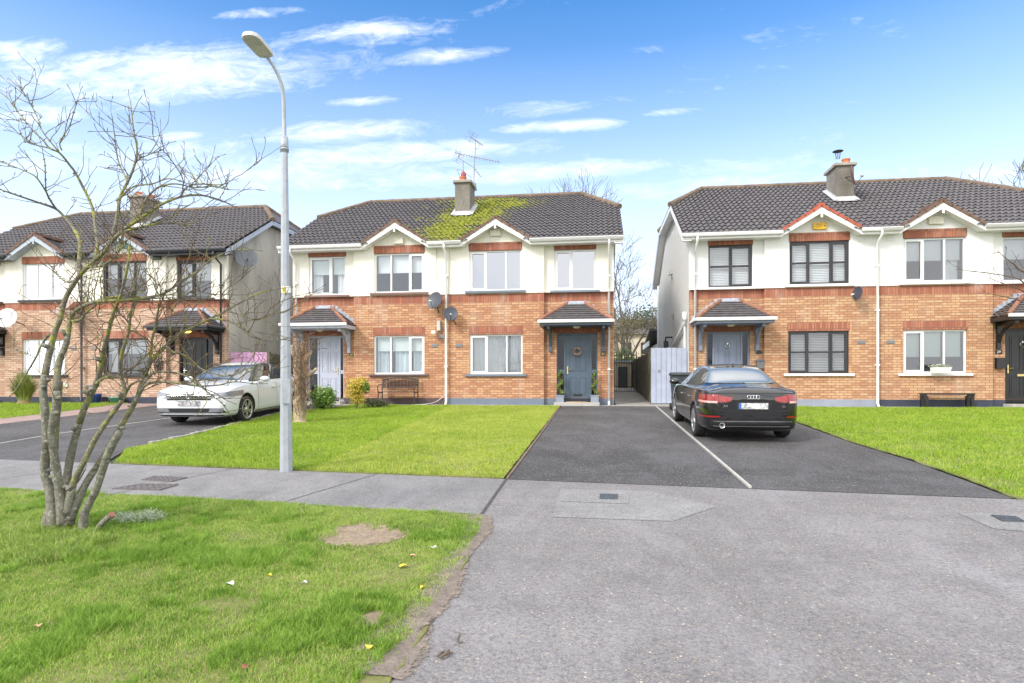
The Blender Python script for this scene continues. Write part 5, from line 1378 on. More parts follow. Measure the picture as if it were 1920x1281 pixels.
# young tree just outside the frame on the right whose twigs reach in
t2 = empty('young_tree', (6.15, 7.9, gz(7.9)), label='thin bare twigs reaching in at the right edge before the right-hand house', cat='tree')
T = MB(); T.smooth = True
base = Vector((6.9, 7.9, gz(7.9))); T.tube([base-Vector((0, 0, .1)), base+Vector((.02, 0, 1)), base+Vector((-.03, .02, 2.2)), base+Vector((.05, 0, 3.6))], [.055, .045, .035, .012], 8)
T.build('trunk', BARK, t2); T = MB()
rt = random.Random(3); tw = MB(); twl = MB()
for a, b, c in (((1960,545), (1900,520), (1792,505)), ((1950,520), (1900,495), (1870,470)), ((1970,560), (1905,540), (1850,520)), ((1965,575),(1900,560),(1842,548))):
    P = [base+Vector((0, 0, 1.9))]+[S(x, y, 7.4) for x, y in (a, b, c)]; Q = smooth_path(P, 5); k = len(Q)-1
    tw.tube(Q, [.014*(1-i/k)+.0025 for i in range(k+1)], 5, cap=False)
    for i in range(4, k, 2): twigrow(Q[i].copy(), (Q[i]-Q[i-1])+Vector((rt.gauss(0, .03), rt.gauss(0, .03), rt.gauss(.02, .03))), rt.uniform(.12, .3), .0035, 0)
tw.build('branches', TWIG, t2, fixn=False); twl.build('branches', TWIG, t2, fixn=False)

# ---- leafy shrubs
def leaf_mat(name, cols, co='obj'):
    m, t, b = newmat(name); at = t.node('ShaderNodeAttribute', attribute_name='tint')
    t.link(t.ramp(at.outputs['Fac'], cols), b.inputs['Base Color']); b.inputs['Roughness'].default_value = .45; MATS[name] = m; return m
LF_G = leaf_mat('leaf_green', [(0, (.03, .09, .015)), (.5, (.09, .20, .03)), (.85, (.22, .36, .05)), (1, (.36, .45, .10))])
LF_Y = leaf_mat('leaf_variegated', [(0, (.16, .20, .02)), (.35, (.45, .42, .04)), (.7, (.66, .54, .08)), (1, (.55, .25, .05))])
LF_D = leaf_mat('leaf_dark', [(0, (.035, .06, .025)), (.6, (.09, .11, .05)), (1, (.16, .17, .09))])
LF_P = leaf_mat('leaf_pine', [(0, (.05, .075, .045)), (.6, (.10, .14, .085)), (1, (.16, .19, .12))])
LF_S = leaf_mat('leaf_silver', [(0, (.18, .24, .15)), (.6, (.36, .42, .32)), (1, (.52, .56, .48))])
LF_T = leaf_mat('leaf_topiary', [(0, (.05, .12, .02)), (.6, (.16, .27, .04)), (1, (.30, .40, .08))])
def leaves(name, mt, parent, balls, n, size, seed, flat=.5):
    r = np.random.default_rng(seed); b = np.array(balls, float); vol = b[:, 3]*b[:, 4]*b[:, 5]; k = r.choice(len(b), n, p=vol/vol.sum())
    d = r.normal(size=(n, 3)); d /= np.linalg.norm(d, axis=1)[:, None]; rad = r.random(n)**.42
    c = b[k, :3]+d*b[k, 3:6]*rad[:, None]*(1+.15*r.normal(size=(n, 1)))
    nrm = d*.6+r.normal(size=(n, 3))*.6; nrm /= np.linalg.norm(nrm, axis=1)[:, None]
    a = np.cross(nrm, r.normal(size=(n, 3))); a /= np.linalg.norm(a, axis=1)[:, None]; bb = np.cross(nrm, a); s = size*r.uniform(.6, 1.3, n)[:, None]
    V = np.stack([c-a*s, c-bb*s*flat+nrm*s*.15, c+a*s, c+bb*s*flat+nrm*s*.15], 1)
    off = np.array(rootloc(parent)) if parent is not None else 0
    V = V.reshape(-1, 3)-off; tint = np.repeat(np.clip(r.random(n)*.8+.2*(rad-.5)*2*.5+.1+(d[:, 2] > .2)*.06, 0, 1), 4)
    return tag(npmesh(name, V, np.arange(n*4).reshape(-1, 4), mt, parent, tint), kind='stuff')
def stems(parent, base, tips, r0, mt=TWIG, name='stem'):
    for t_ in tips:
        m = MB(); base_ = Vector(base); t_ = Vector(t_); mid = base_.lerp(t_, .5)+Vector((.02, .01, .03)); m.tube([base_, mid, t_], [r0, r0*.7, r0*.4], 6); m.build(name, mt, parent)
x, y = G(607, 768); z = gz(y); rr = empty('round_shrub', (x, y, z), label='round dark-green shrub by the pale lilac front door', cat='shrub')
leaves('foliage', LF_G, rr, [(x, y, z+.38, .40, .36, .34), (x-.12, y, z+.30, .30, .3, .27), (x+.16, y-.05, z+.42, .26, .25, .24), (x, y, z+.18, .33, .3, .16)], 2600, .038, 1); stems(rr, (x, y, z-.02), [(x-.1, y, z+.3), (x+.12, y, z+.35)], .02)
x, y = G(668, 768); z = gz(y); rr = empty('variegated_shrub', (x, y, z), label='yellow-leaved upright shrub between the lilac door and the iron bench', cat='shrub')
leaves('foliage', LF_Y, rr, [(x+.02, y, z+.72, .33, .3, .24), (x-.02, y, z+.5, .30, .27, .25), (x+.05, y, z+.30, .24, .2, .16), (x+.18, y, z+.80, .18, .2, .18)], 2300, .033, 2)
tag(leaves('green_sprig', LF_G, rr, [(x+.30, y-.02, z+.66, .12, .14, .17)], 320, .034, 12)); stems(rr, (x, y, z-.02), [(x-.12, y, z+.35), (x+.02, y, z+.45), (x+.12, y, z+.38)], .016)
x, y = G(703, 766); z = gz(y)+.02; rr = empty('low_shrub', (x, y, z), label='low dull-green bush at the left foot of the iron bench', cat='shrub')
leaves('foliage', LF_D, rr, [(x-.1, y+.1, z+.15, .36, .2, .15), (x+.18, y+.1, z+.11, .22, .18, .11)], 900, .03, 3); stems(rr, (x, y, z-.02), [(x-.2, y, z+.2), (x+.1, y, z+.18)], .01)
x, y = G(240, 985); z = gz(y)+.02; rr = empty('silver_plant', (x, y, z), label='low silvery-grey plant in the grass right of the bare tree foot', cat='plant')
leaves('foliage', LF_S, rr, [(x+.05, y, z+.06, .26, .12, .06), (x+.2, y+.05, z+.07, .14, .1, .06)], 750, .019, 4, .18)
# ornamental grass
x, y = F(45, 700, 18.4)[0], 18.4; z = gz(y); rr = empty('ornamental_grass', (x, y, z), label='tall fountain of ornamental grass below the leftmost window', cat='plant')
r_ = np.random.default_rng(3); n = 1500; a = r_.uniform(0, 2*np.pi, n); sp_ = r_.random(n)**.7; Lh = r_.uniform(.75, 1.35, n)*(1-.25*sp_); br_ = r_.uniform(0, .14, n)
bx, by = br_*np.cos(a), br_*np.sin(a); V = []; w_ = .008
for u, wd in ((0, 1), (.4, 1), (.75, .8), (1, .1)):
    hx = Lh*u*(1-.30*sp_*u); out = sp_*Lh*(.10*u+.42*u*u); X_ = bx+out*np.cos(a); Y_ = by+out*np.sin(a); 
    for s_ in (-1, 1): V.append(np.stack([X_-s_*w_*wd*np.sin(a), Y_+s_*w_*wd*np.cos(a), hx], 1))
V = np.stack(V, 1).reshape(-1, 3); b = (np.arange(n)*8)[:, None, None]; Fq = (b+np.array([[0,1,3,2],[2,3,5,4],[4,5,7,6]])[None]).reshape(-1, 4)
OG = leaf_mat('ornamental_blade', [(0, (.10, .16, .03)), (.6, (.26, .34, .07)), (1, (.45, .42, .16))]); o = npmesh('blades', V, Fq, OG, rr, np.repeat(r_.random(n), 8)); tag(o, kind='stuff')
m = MB(); m.tube([(x, y, z-.05), (x, y, z+.25)], [.2, .15], 12); m.build('crown_base', mat('straw', (.30, .22, .12), .9, .4, 30, .5, 60), rr)
# hacked stump beside the lamp post
x, y = G(562, 793); z = gz(y); rr = empty('tree_stump', (x, y, z), label='pale shaggy pollarded stump with cut limbs behind the lamp post', cat='tree stump')
STB = bark_mat('peeling_bark', (.30, .21, .14), (.56, .44, .30), (.66, .56, .42)); m = MB(); m.smooth = True
pts = [Vector((x, y, z-.05)), Vector((x, y, z+.1)), Vector((x-.02, y, z+.45)), Vector((x+.01, y, z+.85)), Vector((x-.03, y, z+1.25)), Vector((x-.02, y, z+1.5))]
Q = smooth_path(pts, 6); m.tube(Q, [(.20 if i < 5 else .15)*(1-.25*i/len(Q))*(1+.2*mnoise.noise(q*6)) for i, q in enumerate(Q)], 18)
m.build('trunk', STB, rr)
for (dx, dz, tx, tz, r0) in ((-.02, 1.25, .32, 1.72, .06), (.0, 1.4, -.18, 1.85, .07), (.02, 1.05, .46, 1.30, .05), (0, 1.45, .12, 1.95, .06), (-.03, .8, -.32, 1.25, .05), (.02, .6, .30, .78, .05)):
    m = MB(); m.smooth = True; a = Vector((x+dx, y, z+dz)); b = Vector((x+tx, y-.06, z+tz)); mid = a.lerp(b, .55)+Vector((0, -.03, -.05)); Q = smooth_path([a, mid, b], 4); m.tube(Q, [r0*(1-.35*i/len(Q))*(1+.2*mnoise.noise(q*20)) for i, q in enumerate(Q)], 9); m.build('cut_limb', STB, rr)
rt = random.Random(9); tw = MB(); twl = MB()
for _ in range(150):
    a = Vector((x+rt.uniform(-.12, .25), y-.12, z+rt.uniform(.1, 1.7))); twigrow(a, Vector((rt.uniform(-.3, .6), rt.gauss(-.1, .3), 1)), rt.uniform(.25, .6), .006, 0)
tag(tw.build('twigs', TWIG, rr, fixn=False), kind='stuff'); tag(twl.build('twigs', mat('tan_twig', (.33, .22, .14), .8, .2, 20), rr, fixn=False), kind='stuff')
# evergreens and ivy beyond the passage
def blobtree(name, loc, balls, n, size, seed, mt, label, cat='tree', th=.2):
    rr = empty(name, loc, label=label, cat=cat); m = MB(); m.tube([Vector(loc)-Vector((0, 0, .2)), Vector(loc)+Vector((0, 0, balls[0][2]-loc[2]))], [th, th*.5], 8); m.build('trunk', BGB, rr); leaves('crown', mt, rr, balls, n, size, seed); return rr
px_, _, pz_ = F(1212, 605, 62); blobtree('pine_tree', (px_, 62, gz(31)), [(px_, 62, pz_, 2.6, 1.6, 1.7), (px_+2, 62, pz_-.6, 1.7, 1.5, 1.2), (px_-1.6, 62, pz_-.9, 1.5, 1.2, 1.2), (px_, 62, pz_-2.2, 3, 1.5, 1.6)], 2600, .20, 5, LF_P, 'dark pine crown beyond the roofs, in the gap by the white gable')
px_, _, pz_ = F(1176, 612, 33); IVY = leaf_mat('dry_brush', [(0, (.10, .075, .04)), (.6, (.19, .15, .08)), (1, (.26, .24, .10))])
blobtree('ivy_clump', (px_, 33, gz(31)), [(px_, 33, pz_, .85, .6, .62), (px_-.7, 33, pz_-.5, .8, .6, .7), (px_+.3, 33, pz_+.25, .6, .4, .3)], 2200, .04, 6, IVY, 'brown tangled brush on the bare tree above the iron gate', 'shrub', .1)
px_, _, pz_ = F(1166, 640, 30); blobtree('hedge_bush', (px_, 30, gz(30)), [(px_, 30, pz_-.9, .8, .5, .6), (px_+1.3, 30, pz_-1.0, 1.2, .5, .35)], 2500, .04, 7, LF_T, 'light-green garden bush behind the iron gate', 'shrub', .06)
# ------------------------------------------------------------------ street furniture and small things
# lamp post
bx, by = G(537, 884); bz = gz(by); lp = empty('street_lamp', (bx, by, bz), label='tall galvanised lamp post with curved arm and flat lamp head', cat='street lamp')
s0 = by*CT-bx*ST
def W(px, py, ds=0): return S(px, py, s0+ds)
m = MB(); m.smooth = False; b0 = Vector((bx, by, bz-.05)); t0 = W(533.5, 283)
m.tube([b0, b0.lerp(t0, .40), b0.lerp(t0, .401), t0], [.090, .070, .068, .046], 8); m.build('pole', GALV, lp)
m = MB(); m.smooth = True; m.tube([t0-Vector((0,0,.02)), W(533, 257)], [.055, .052], 12); m.tube([W(533.3, 282), W(533.3, 279)], .060, 12); m.build('collar', GALV, lp)
m = MB(); m.smooth = True
arm = smooth_path([W(533, 262), W(532.5, 225, -.0), W(531, 180, -.03), W(525, 150, -.07), W(512, 123, -.13), W(498, 104, -.18)], 5); m.tube(arm, [.030-.010*i/len(arm) for i in range(len(arm))], 12); m.build('arm', GALV, lp)
# lamp head: shallow tray, rounded at the far end, glass below
a = W(500, 105, -.17); b = W(463, 63, -.62); d = (b-a); Lh_ = d.length; d.normalize(); sdv = d.cross(Vector((0, 0, 1))).normalized(); up = sdv.cross(d)
out = []
for u, wdt in ((-.04, .03), (.0, .10), (.12, .115), (.7, .125), (.88, .11), (.97, .07), (1.0, .03)): out.append((u*Lh_, wdt))
outline = [a+d*u+sdv*w_ for u, w_ in out]+[a+d*u-sdv*w_ for u, w_ in out[::-1]]
m = MB(); m.prism([p-up*.02 for p in outline], up*.055); hd = m.build('lamp_head', mat('lamp_casing', (.62, .62, .60), .4, .06, 8), lp, bevel=.008)
m = MB(); ol = [a+d*u*Lh_+sdv*w_ for u, w_ in ((.55, .085), (.92, .07))]+[a+d*u*Lh_-sdv*w_ for u, w_ in ((.92, .07), (.55, .085))]; m.prism([p-up*.028 for p in ol], up*.006); m.build('lamp_lens', mat('lamp_lens', (.50, .51, .50), .2, .06, 60), hd)
m = MB(); m.smooth = True; m.tube([W(497, 101, -.175), a+d*.03], [.03, .035], 10); m.build('spigot', GALV, hd)
cp = W(537, 735, -.088); m = MB(); v0 = W(529, 757, -.085); v1 = W(545, 757, -.085); h = 45/1150*s0; e = (v1-v0); nrm = Vector((ST, -CT, 0))
m.prism([v0, v1, v1+Vector((0, 0, h)), v0+Vector((0, 0, h))], nrm*.014); m.build('access_panel', mat('panel_steel', (.36, .39, .43), .55, .15, 12, metal=.3), lp, bevel=.006)
pb = W(536, 543); m = MB(); m.smooth = False; m.tube([W(536.3, 550), W(536.2, 538)], [.0665, .0655], 24); m.build('white_band', mat('white_tape', (.82, .82, .80), .5, .03, 5), lp)
m = MB(); q0 = W(529.5, 550, -.068); q1 = W(535, 550, -.070); hh = 12/1150*s0; m.prism([q0, q1, q1+Vector((0, 0, hh)), q0+Vector((0, 0, hh))], nrm*.006); ys_ = m.build('number_sticker', mat('sticker_yellow', (.90, .70, .12), .5, .02, 5), lp)
tx = q0.lerp(q1, .5)+Vector((0, 0, hh*.5))+nrm*.0075; Mt = Matrix.Translation(tx-rootloc(lp)) @ Matrix.Rotation(TH, 4, 'Z') @ Matrix.Rotation(math.pi/2, 4, 'X')
text_part('number', '8', .075, mat('ink', (.12, .09, .02), .5, .0, 5), ys_, Mt, .001)

# dishes
def dish(c, r, aim, mt, label, depth=.16, wall=None, flatten=1.0, group=None):
    c = Vector(c); aim = Vector(aim).normalized(); rt_ = empty('satellite_dish', c, label=label, cat='satellite dish', group=group or 'satellite dishes')
    Mx = Matrix.Translation(c) @ aim.to_track_quat('Z', 'Y').to_matrix().to_4x4() @ Matrix.Diagonal((flatten, 1, 1, 1))
    m = MB(); m.smooth = True; pr = [(r*k/8, depth*r*(k/8)**2) for k in range(0, 9)]; pr[0] = (.001, 0)
    m.lathe(pr+[(r*1.02, depth*r), (r*1.02, depth*r-.012)]+[(q, h-.012) for q, h in pr[::-1]], 36, Mx); m.build('reflector', mt, rt_)
    f = c+aim*r*.95+Vector((0, 0, -r*.35)); low = Mx @ Vector((0, -r*.98, depth*r)); 
    if (Mx @ Vector((0, r*.98, depth*r))).z < low.z: low = Mx @ Vector((0, r*.98, depth*r))
    m = MB(); m.tube([low, f], .010, 6); m.build('feed_arm', DARKG, rt_)
    m = MB(); m.smooth = True; m.tube([f-(c-f).normalized()*.03, f+(c-f).normalized()*.07], [.028, .022], 10); m.build('receiver', CREAMPL if mt is DISH else GREYPL, rt_)
    m = MB(); w_ = Vector(wall) if wall else c-aim*.2; m.tube([c-aim*.01, c-aim*.07, (w_.x, w_.y-.06, w_.z), w_], .016, 8); m.build('bracket', DARKG, rt_); return rt_
c = F(816, 564, 18.98); dish(c, .275, (-.45, -1, .28), DISH, 'larger dark satellite dish left of the central downpipe', wall=(c[0]+.05, YF, c[2]-.35))
c = F(845, 589, 18.95); dish(c, .225, (.25, -1, .25), DISH, 'smaller dark satellite dish overlapping the central downpipe', wall=(c[0]+.1, YF, c[2]-.3))
c = F(122, 577, 18.85); dish(c, .40, (-.3, -.75, .75), DISHB, 'brownish mesh dish tilted upward behind the bare tree', wall=(c[0], YF, c[2]))
c = F(14, 597, 18.7); dish(c, .34, (.2, -1, .25), DISHW, 'white satellite dish at the left edge beside the leftmost door canopy', wall=(c[0]+.1, YF+.1, c[2]-.2))
c = F(1609, 550, 18.98); dish(c, .20, (-1, -.28, .15), DISH, 'small grey dish seen nearly edge-on, left of the right pair downpipe', wall=(c[0]+.12, YF, c[2]))
c = Vector(F(462, 484, 21.0)); c.x = -17.70+5.3+.42
k = (462-960)/1150; yy = c.x/((k*CT-ST)/(CT+k*ST)); c = Vector((c.x, yy, F(462, 484, yy)[2])); dish(c, .36, (.75, -1, .30), mat('grey_dish', (.15, .165, .19), .5, .1, 8), 'big grey dish on the pebble-dashed gable of the left-hand pair', wall=(-12.4, yy, c.z))
c = F(1597, 330, 21.35); dish(c, .33, (.95, -.45, .2), DISHR, 'dark red dish on the chimney of the right-hand pair', wall=(8.2, 21.5, c[2]))

# aerials on the middle chimney
def yagi(name, p, q, n, el, label, mast=None, refl=True, updir=(0, 0, 1)):
    rt_ = empty('tv_aerial', p, label=label, cat='tv aerial', group='tv aerials on the middle chimney'); p, q = Vector(p), Vector(q); d = (q-p).normalized(); s = d.cross(Vector(updir)).normalized()
    m = MB(); m.tube([p, q], .014, 6); m.build('boom', GREYPL, rt_)
    m = MB()
    for i in range(n): c = p.lerp(q, (i+.5)/n); m.tube([c-s*el/2, c+s*el/2], .0075, 4)
    tag(m.build('elements', GREYPL, rt_))
    if refl:
        m = MB(); u = s.cross(d)
        for k in (-.16, -.08, .08, .16): m.tube([p-s*el*.8+u*k, p+s*el*.8+u*k], .007, 4)
        m.tube([p-u*.18, p+u*.18], .009, 5); m.build('reflector', GREYPL, rt_)
    return rt_
def A_(px, py, Y=22.2): return Vector(F(px, py, Y))
r1 = yagi('a', A_(858, 288, 22.6), A_(937, 304, 21.9), 16, .16, 'long thin aerial, the longest of those on the middle chimney', refl=True, updir=(0, 1, .2))
m = MB(); m.tube([A_(888, 352), A_(890, 300), A_(891.5, 278)], .016, 8); m.build('mast', GREYPL, r1); m = MB(); m.box(*[v for pair in zip(A_(886, 352)-Vector((.05, .05, .1)), A_(890, 345)+Vector((.05, .05, .02))) for v in pair]); m.build('bracket', GREYPL, r1)
r2 = yagi('b', A_(884, 257, 22.5), A_(903, 272, 21.8), 8, .30, 'topmost aerial, pointing down to the right on the mast', updir=(0, .3, 1)); m = MB(); m.tube([A_(891.5, 282), A_(891, 262), ], .012, 6); m.tube([A_(891, 277), A_(897, 280), A_(900, 270)], .009, 6); m.build('bracket', GREYPL, r2)
r3 = yagi('c', A_(859, 296, 22.4), A_(885, 312, 21.7), 10, .26, 'stubby aerial standing over the chimney pot', updir=(0, .3, 1)); m = MB(); m.tube([A_(869, 328), A_(868, 303)], .014, 6); m.build('mast', GREYPL, r3)
r4 = yagi('d', A_(889, 315, 22.3), A_(901, 331, 21.9), 4, .18, 'short aerial low on the mast beside the chimney', refl=False, updir=(0, .3, 1))
m = MB(); m.tube([A_(857, 318), A_(864, 318), A_(877, 328), A_(884, 334)], .010, 6); m.tube([A_(857, 318), A_(863, 334)], .010, 6); tag(m.build('chimney_stay', GREYPL), 'bent metal stay beside the pot on the middle chimney', 'metal stay')
m = MB(); m.smooth = True; m.lathe([(.10, 0), (.10, .12), (.05, .2), (.0, .24)], 10, Matrix.Translation(A_(869, 333, 21.75))); tag(m.build('chimney_cowl', mat('red_cowl', (.30, .06, .06), .6, .1, 5)), 'dark red cowl on top of the middle chimney pot', 'chimney cowl')
# cowl on the right chimney
c = A_(1571, 284, 21.85); rr = empty('chimney_cowl', c, label='flat black rain cowl over the right-hand chimney pot', cat='chimney cowl'); m = MB(); m.smooth = True; m.lathe([(.001, .04), (.12, .02), (.17, 0), (.16, -.01), (.001, .02)], 20, Matrix.Translation(c)); m.build('cap', BLACKF, rr)
m = MB(); [m.tube([c+Vector((dx, 0, 0)), c+Vector((dx*.6, 0, -.26))], .014, 5) for dx in (-.08, .0, .08)]; m.build('legs', DARKG, rr)

# alarm boxes
def alarm(px, py, w, h, mt, label, y=YF-.02, txt=None, gx=None):
    c = F(px, py, y-.05); m = MB(); m.box(c[0]-w/2, c[0]+w/2, y-.08, y-.001, c[2]-h/2, c[2]+h/2)
    o = m.build('alarm_box', mt, bevel=.02); tag(o, label, 'alarm box', 'alarm boxes'); return o, c
alarm(747, 452, .34, .19, CREAMPL, 'pale alarm box under the gablet of the left middle house')
alarm(929, 437, .34, .20, CREAMPL, 'pale alarm box under the gablet above the number 31 house')
alarm(1755, 413, .40, .23, CREAMPL, 'white alarm box under the gablet of the number 29 house')
o, c = alarm(1537, 424, .38, .20, YELLOW, 'yellow alarm box under the red-edged gablet')
Mt = lambda x, y, z: Matrix.Translation((x, y, z)) @ Matrix.Rotation(math.pi/2, 4, 'X')
text_part('lettering', 'PHONE', .055, MATS['ink'] if False else REDL, o, Mt(c[0]-.03, YF-.103, c[2]+.035), .001); text_part('lettering', 'ALARM', .045, MATS['ink'], o, Mt(c[0]-.03, YF-.103, c[2]-.03), .001)
m = MB(); m.smooth = True; m.lathe([(.001, .004), (.018, .004), (.018, 0)], 12, Matrix.Translation((c[0]+.12, YF-.101, c[2])) @ Matrix.Rotation(math.pi/2, 4, 'X')); m.build('indicator', BLACKP, o)
alarm(238, 460, .32, .22, TEAL, 'teal alarm box under the gablet of the porch-lit house')
alarm(293, 483, .34, .16, mat('dark_box', (.10, .10, .11), .4, .1, 8), 'flat dark sensor box on cream wall beside the black window')
# meter box and sensors beside the central dishes
cx_, _, cz_ = F(823, 611, 19.2); m = MB(); m.box(cx_-.055, cx_+.055, 19.13, YF-.001, cz_-.16, cz_+.16); tag(m.build('cable_box', GREYPL if False else mat('pale_grey_plastic', (.50, .50, .47), .5, .05, 8), bevel=.01), 'slim pale cable box on the brick below the larger dish', 'cable box')
m = MB(); a_ = Vector(F(813, 623, 19.0)); m.box(a_.x-.06, a_.x+.06, 18.95, 19.15, a_.z-.05, a_.z+.05); m.tube([(a_.x, 19.1, a_.z), (a_.x+.05, YF, a_.z+.02)], .02, 6); tag(m.build('security_light', CREAMPL), 'small cream security light on the brick by the central dishes', 'light')
m = MB(); a_ = Vector(F(826, 629, 19.1)); m.box(a_.x-.10, a_.x+.08, YF-.03, YF-.001, a_.z-.08, a_.z+.03); tag(m.build('wall_plate', GREYPL), 'grey wall plate under the security light', 'wall plate')
m = MB(); a_ = Vector(F(80, 722, 19.2)); a_ = Vector(F(122, 722, 19.2)); m.box(a_.x-.07, a_.x+.07, YF-.05, YF-.001, a_.z-.07, a_.z+.07); tag(m.build('socket_box', CREAMPL, bevel=.01), 'small white box on the brick below the leftmost white windows', 'box')
# thin cables on the middle pair
CAB = mat('cable', (.25, .25, .25), .6, .1, 9)
m = MB(); m.tube(smooth_path([Vector(F(x, y, 19.20)) for x, y in ((819, 462), (818, 510), (822, 560))], 4), .006, 5); m2 = MB(); m2.tube(smooth_path([Vector(F(x, y, 19.18)) for x, y in ((842, 470), (844, 500), (840, 540), (842, 575))], 4), .006, 5)
tag(m.build('cable', CAB), 'thin cable down the cream wall to the larger dish', 'cable'); tag(m2.build('cable', CAB), 'wavy cable beside the central downpipe', 'cable')
m = MB(); m.tube(smooth_path([Vector((*G(772, 761), -.69)), Vector((*G(800, 762), -.66)), Vector(F(820, 752, 19.15)), Vector(F(836, 738, 19.2))], 5), .008, 5); tag(m.build('cable', UPVC), 'white cable drooping to the ground right of the iron bench', 'cable')

# number plates of the houses
def number(px, py, txt, bg_, fg, label, Y=YF+.12, w=.16, h=.11, sz=.10):
    c = F(px, py, Y); m = MB(); m.box(c[0]-w/2, c[0]+w/2, Y-.02, Y-.001, c[2]-h/2, c[2]+h/2); o = m.build('house_number', bg_, bevel=.004); tag(o, label, 'house number', 'house number plaques')
    text_part('number', txt, sz, fg, o, Mt(c[0], Y-.0215, c[2]), .001)
CRB = mat('dark_brass', (.10, .075, .03), .4, .1, 9); GOLD = mat('gold_number', (.75, .62, .32), .35, .05, 9); WHT = mat('white_paint', (.8, .8, .8), .5, .02, 5)
number(1131, 664, '31', CRB, GOLD, 'brass plaque reading 31 right of the slate-blue door'); number(659, 665.5, '33', CRB, GOLD, 'brass plaque reading 33 right of the pale lilac door')
number(1872, 660, '29', BLACKP, WHT, 'black plaque reading 29 left of the black door', Y=YF+.12, w=.18, h=.12)
c = F(1423, 661, YF+.12); m = MB(); m.box(c[0]-.09, c[0]+.09, YF+.10, YF+.119, c[2]-.045, c[2]+.03); m.lathe([(.001, .004), (.06, .004), (.06, 0)], 14, Matrix.Translation((c[0], YF+.10, c[2]+.02)) @ Matrix.Rotation(math.pi/2, 4, 'X')); o = tag(m.build('house_plaque', BLACKP), 'small black house plaque above the grey letterbox', 'plaque')
# post boxes
c = F(1424, 682, YF+.12); rr = empty('post_box', (c[0], YF, c[2]), label='domed dark-grey post box beside the blue-grey door', cat='post box'); m = MB(); n_ = 10
prof = [(-.10, -.15), (.10, -.15), (.115, .08)]+[(.115*math.cos(t), .08+.055*math.sin(t)) for t in np.linspace(0, math.pi, n_)][1:]
m.prism([(c[0]+a_, YF-.02, c[2]+b_) for a_, b_ in prof], (0, .135, 0)); m.build('case', mat('grey_metal', (.13, .135, .15), .45, .1, 8), rr); m = MB(); m.box(c[0]-.12, c[0]+.12, YF-.03, YF-.021, c[2]+.065, c[2]+.08); m.build('flap', BLACKP, rr)
c = F(1873, 681, YF+.12); m = MB(); m.box(c[0]-.12, c[0]+.10, YF-.0, YF+.119, c[2]-.16, c[2]+.15); o = tag(m.build('post_box', BLACKP, bevel=.01), 'square black post box left of the black door, under the 29', 'post box')

# wreath, planters, mats
wc = Vector(F(1082.5, 659, 19.38)); rr = empty('door_wreath', wc, label='round wreath of dried pink and cream flowers on the slate-blue door', cat='wreath')
WR = leaf_mat('dried_flower', [(0, (.20, .11, .07)), (.4, (.42, .25, .18)), (.8, (.66, .50, .42)), (1, (.30, .28, .12))]); r_ = np.random.default_rng(2); balls = [(wc.x+.10*math.cos(t), 19.36, wc.z+.10*math.sin(t), .035, .03, .035) for t in np.linspace(0, 2*math.pi, 15)[:-1]]
leaves('flowers', WR, rr, balls, 700, .018, 3); m = MB(); m.smooth = True; m.tube([(wc.x+.10*math.cos(t), 19.38, wc.z+.10*math.sin(t)) for t in np.linspace(0, 2*math.pi, 25)], .014, 6); m.build('hoop', TWIG, rr)
for px, lab in ((1050, 'spiral topiary in a square grey planter left of the slate-blue door'), (1115, 'spiral topiary in a square grey planter right of the slate-blue door')):
    c = F(px, 751, 19.2); x, y, z = c[0], 19.2, -.605; rr = empty('topiary', (x, y, z), label=lab, cat='potted plant', group='topiary planters by the slate-blue door')
    m = MB(); m.prism([(x-.12, y-.12, z), (x+.12, y-.12, z), (x+.12, y+.12, z), (x-.12, y+.12, z)], (0, 0, .20)); m.box(x-.135, x+.135, y-.135, y+.135, z+.20, z+.225); m.build('planter', PL_LIGHT, rr)
    m = MB(); m.tube([(x, y, z+.2), (x, y, z+.95)], .014, 6); m.build('stem', TWIG, rr)
    balls = [(x+(.07-.03*k/14)*math.cos(k*.95), y+(.07-.03*k/14)*math.sin(k*.95), z+.30+k*.052, .075-.0022*k, .075-.0022*k, .04) for k in range(14)]; leaves('foliage', LF_T, rr, balls, 1300, .018, px)
m = MB(); n_ = 12; cxm = F(1082, 753, 19.1)[0]; m.prism([(cxm-.36, 19.28, -.604), (cxm+.36, 19.28, -.604)]+[(cxm+.36*math.cos(t), 19.22-.2*math.sin(t), -.604) for t in np.linspace(0, math.pi, n_)][1:-1], (0, 0, .02)); tag(m.build('door_mat', mat('coir', (.50, .34, .20), .95, .2, 40, .5, 90)), 'half-round tan coir mat before the slate-blue door', 'door mat')

# iron bench by number 33
bl, br_ = -6.80, -5.62; y0, y1 = 18.68, 19.12; z = -.735+.03; IRN = mat('bronze_iron', (.075, .060, .055), .5, .2, 20, metal=.4)
rr = empty('garden_bench', ((bl+br_)/2, 18.9, z), label='ornate dark iron bench with lattice back under the brown-silled window', cat='bench')
for x in (bl, br_):
    m = MB(); m.tube([(x, y1, z), (x, y1-.04, z+.42), (x, y1+.02, z+.84)], .018, 7); m.build('back_post', IRN, rr); m = MB(); m.tube([(x, y0, z), (x, y0+.02, z+.42)], .018, 7); m.build('leg', IRN, rr)
    m = MB(); m.tube(smooth_path([Vector(p) for p in ((x, y0+.02, z+.38), (x, y0-.03, z+.55), (x, y0+.06, z+.64), (x, y1-.02, z+.64))], 4), .014, 7); m.build('armrest', IRN, rr)
m = MB()
for i in range(6): yy = y0+.03+i*.07; m.box(bl, br_, yy, yy+.05, z+.405, z+.425)
m.box(bl, bl+.03, y0+.02, y1-.03, z+.38, z+.404); m.box(br_-.03, br_, y0+.02, y1-.03, z+.38, z+.404); m.build('seat', IRN, rr)
m = MB(); xm = (bl+br_)/2; hw = (br_-bl)/2
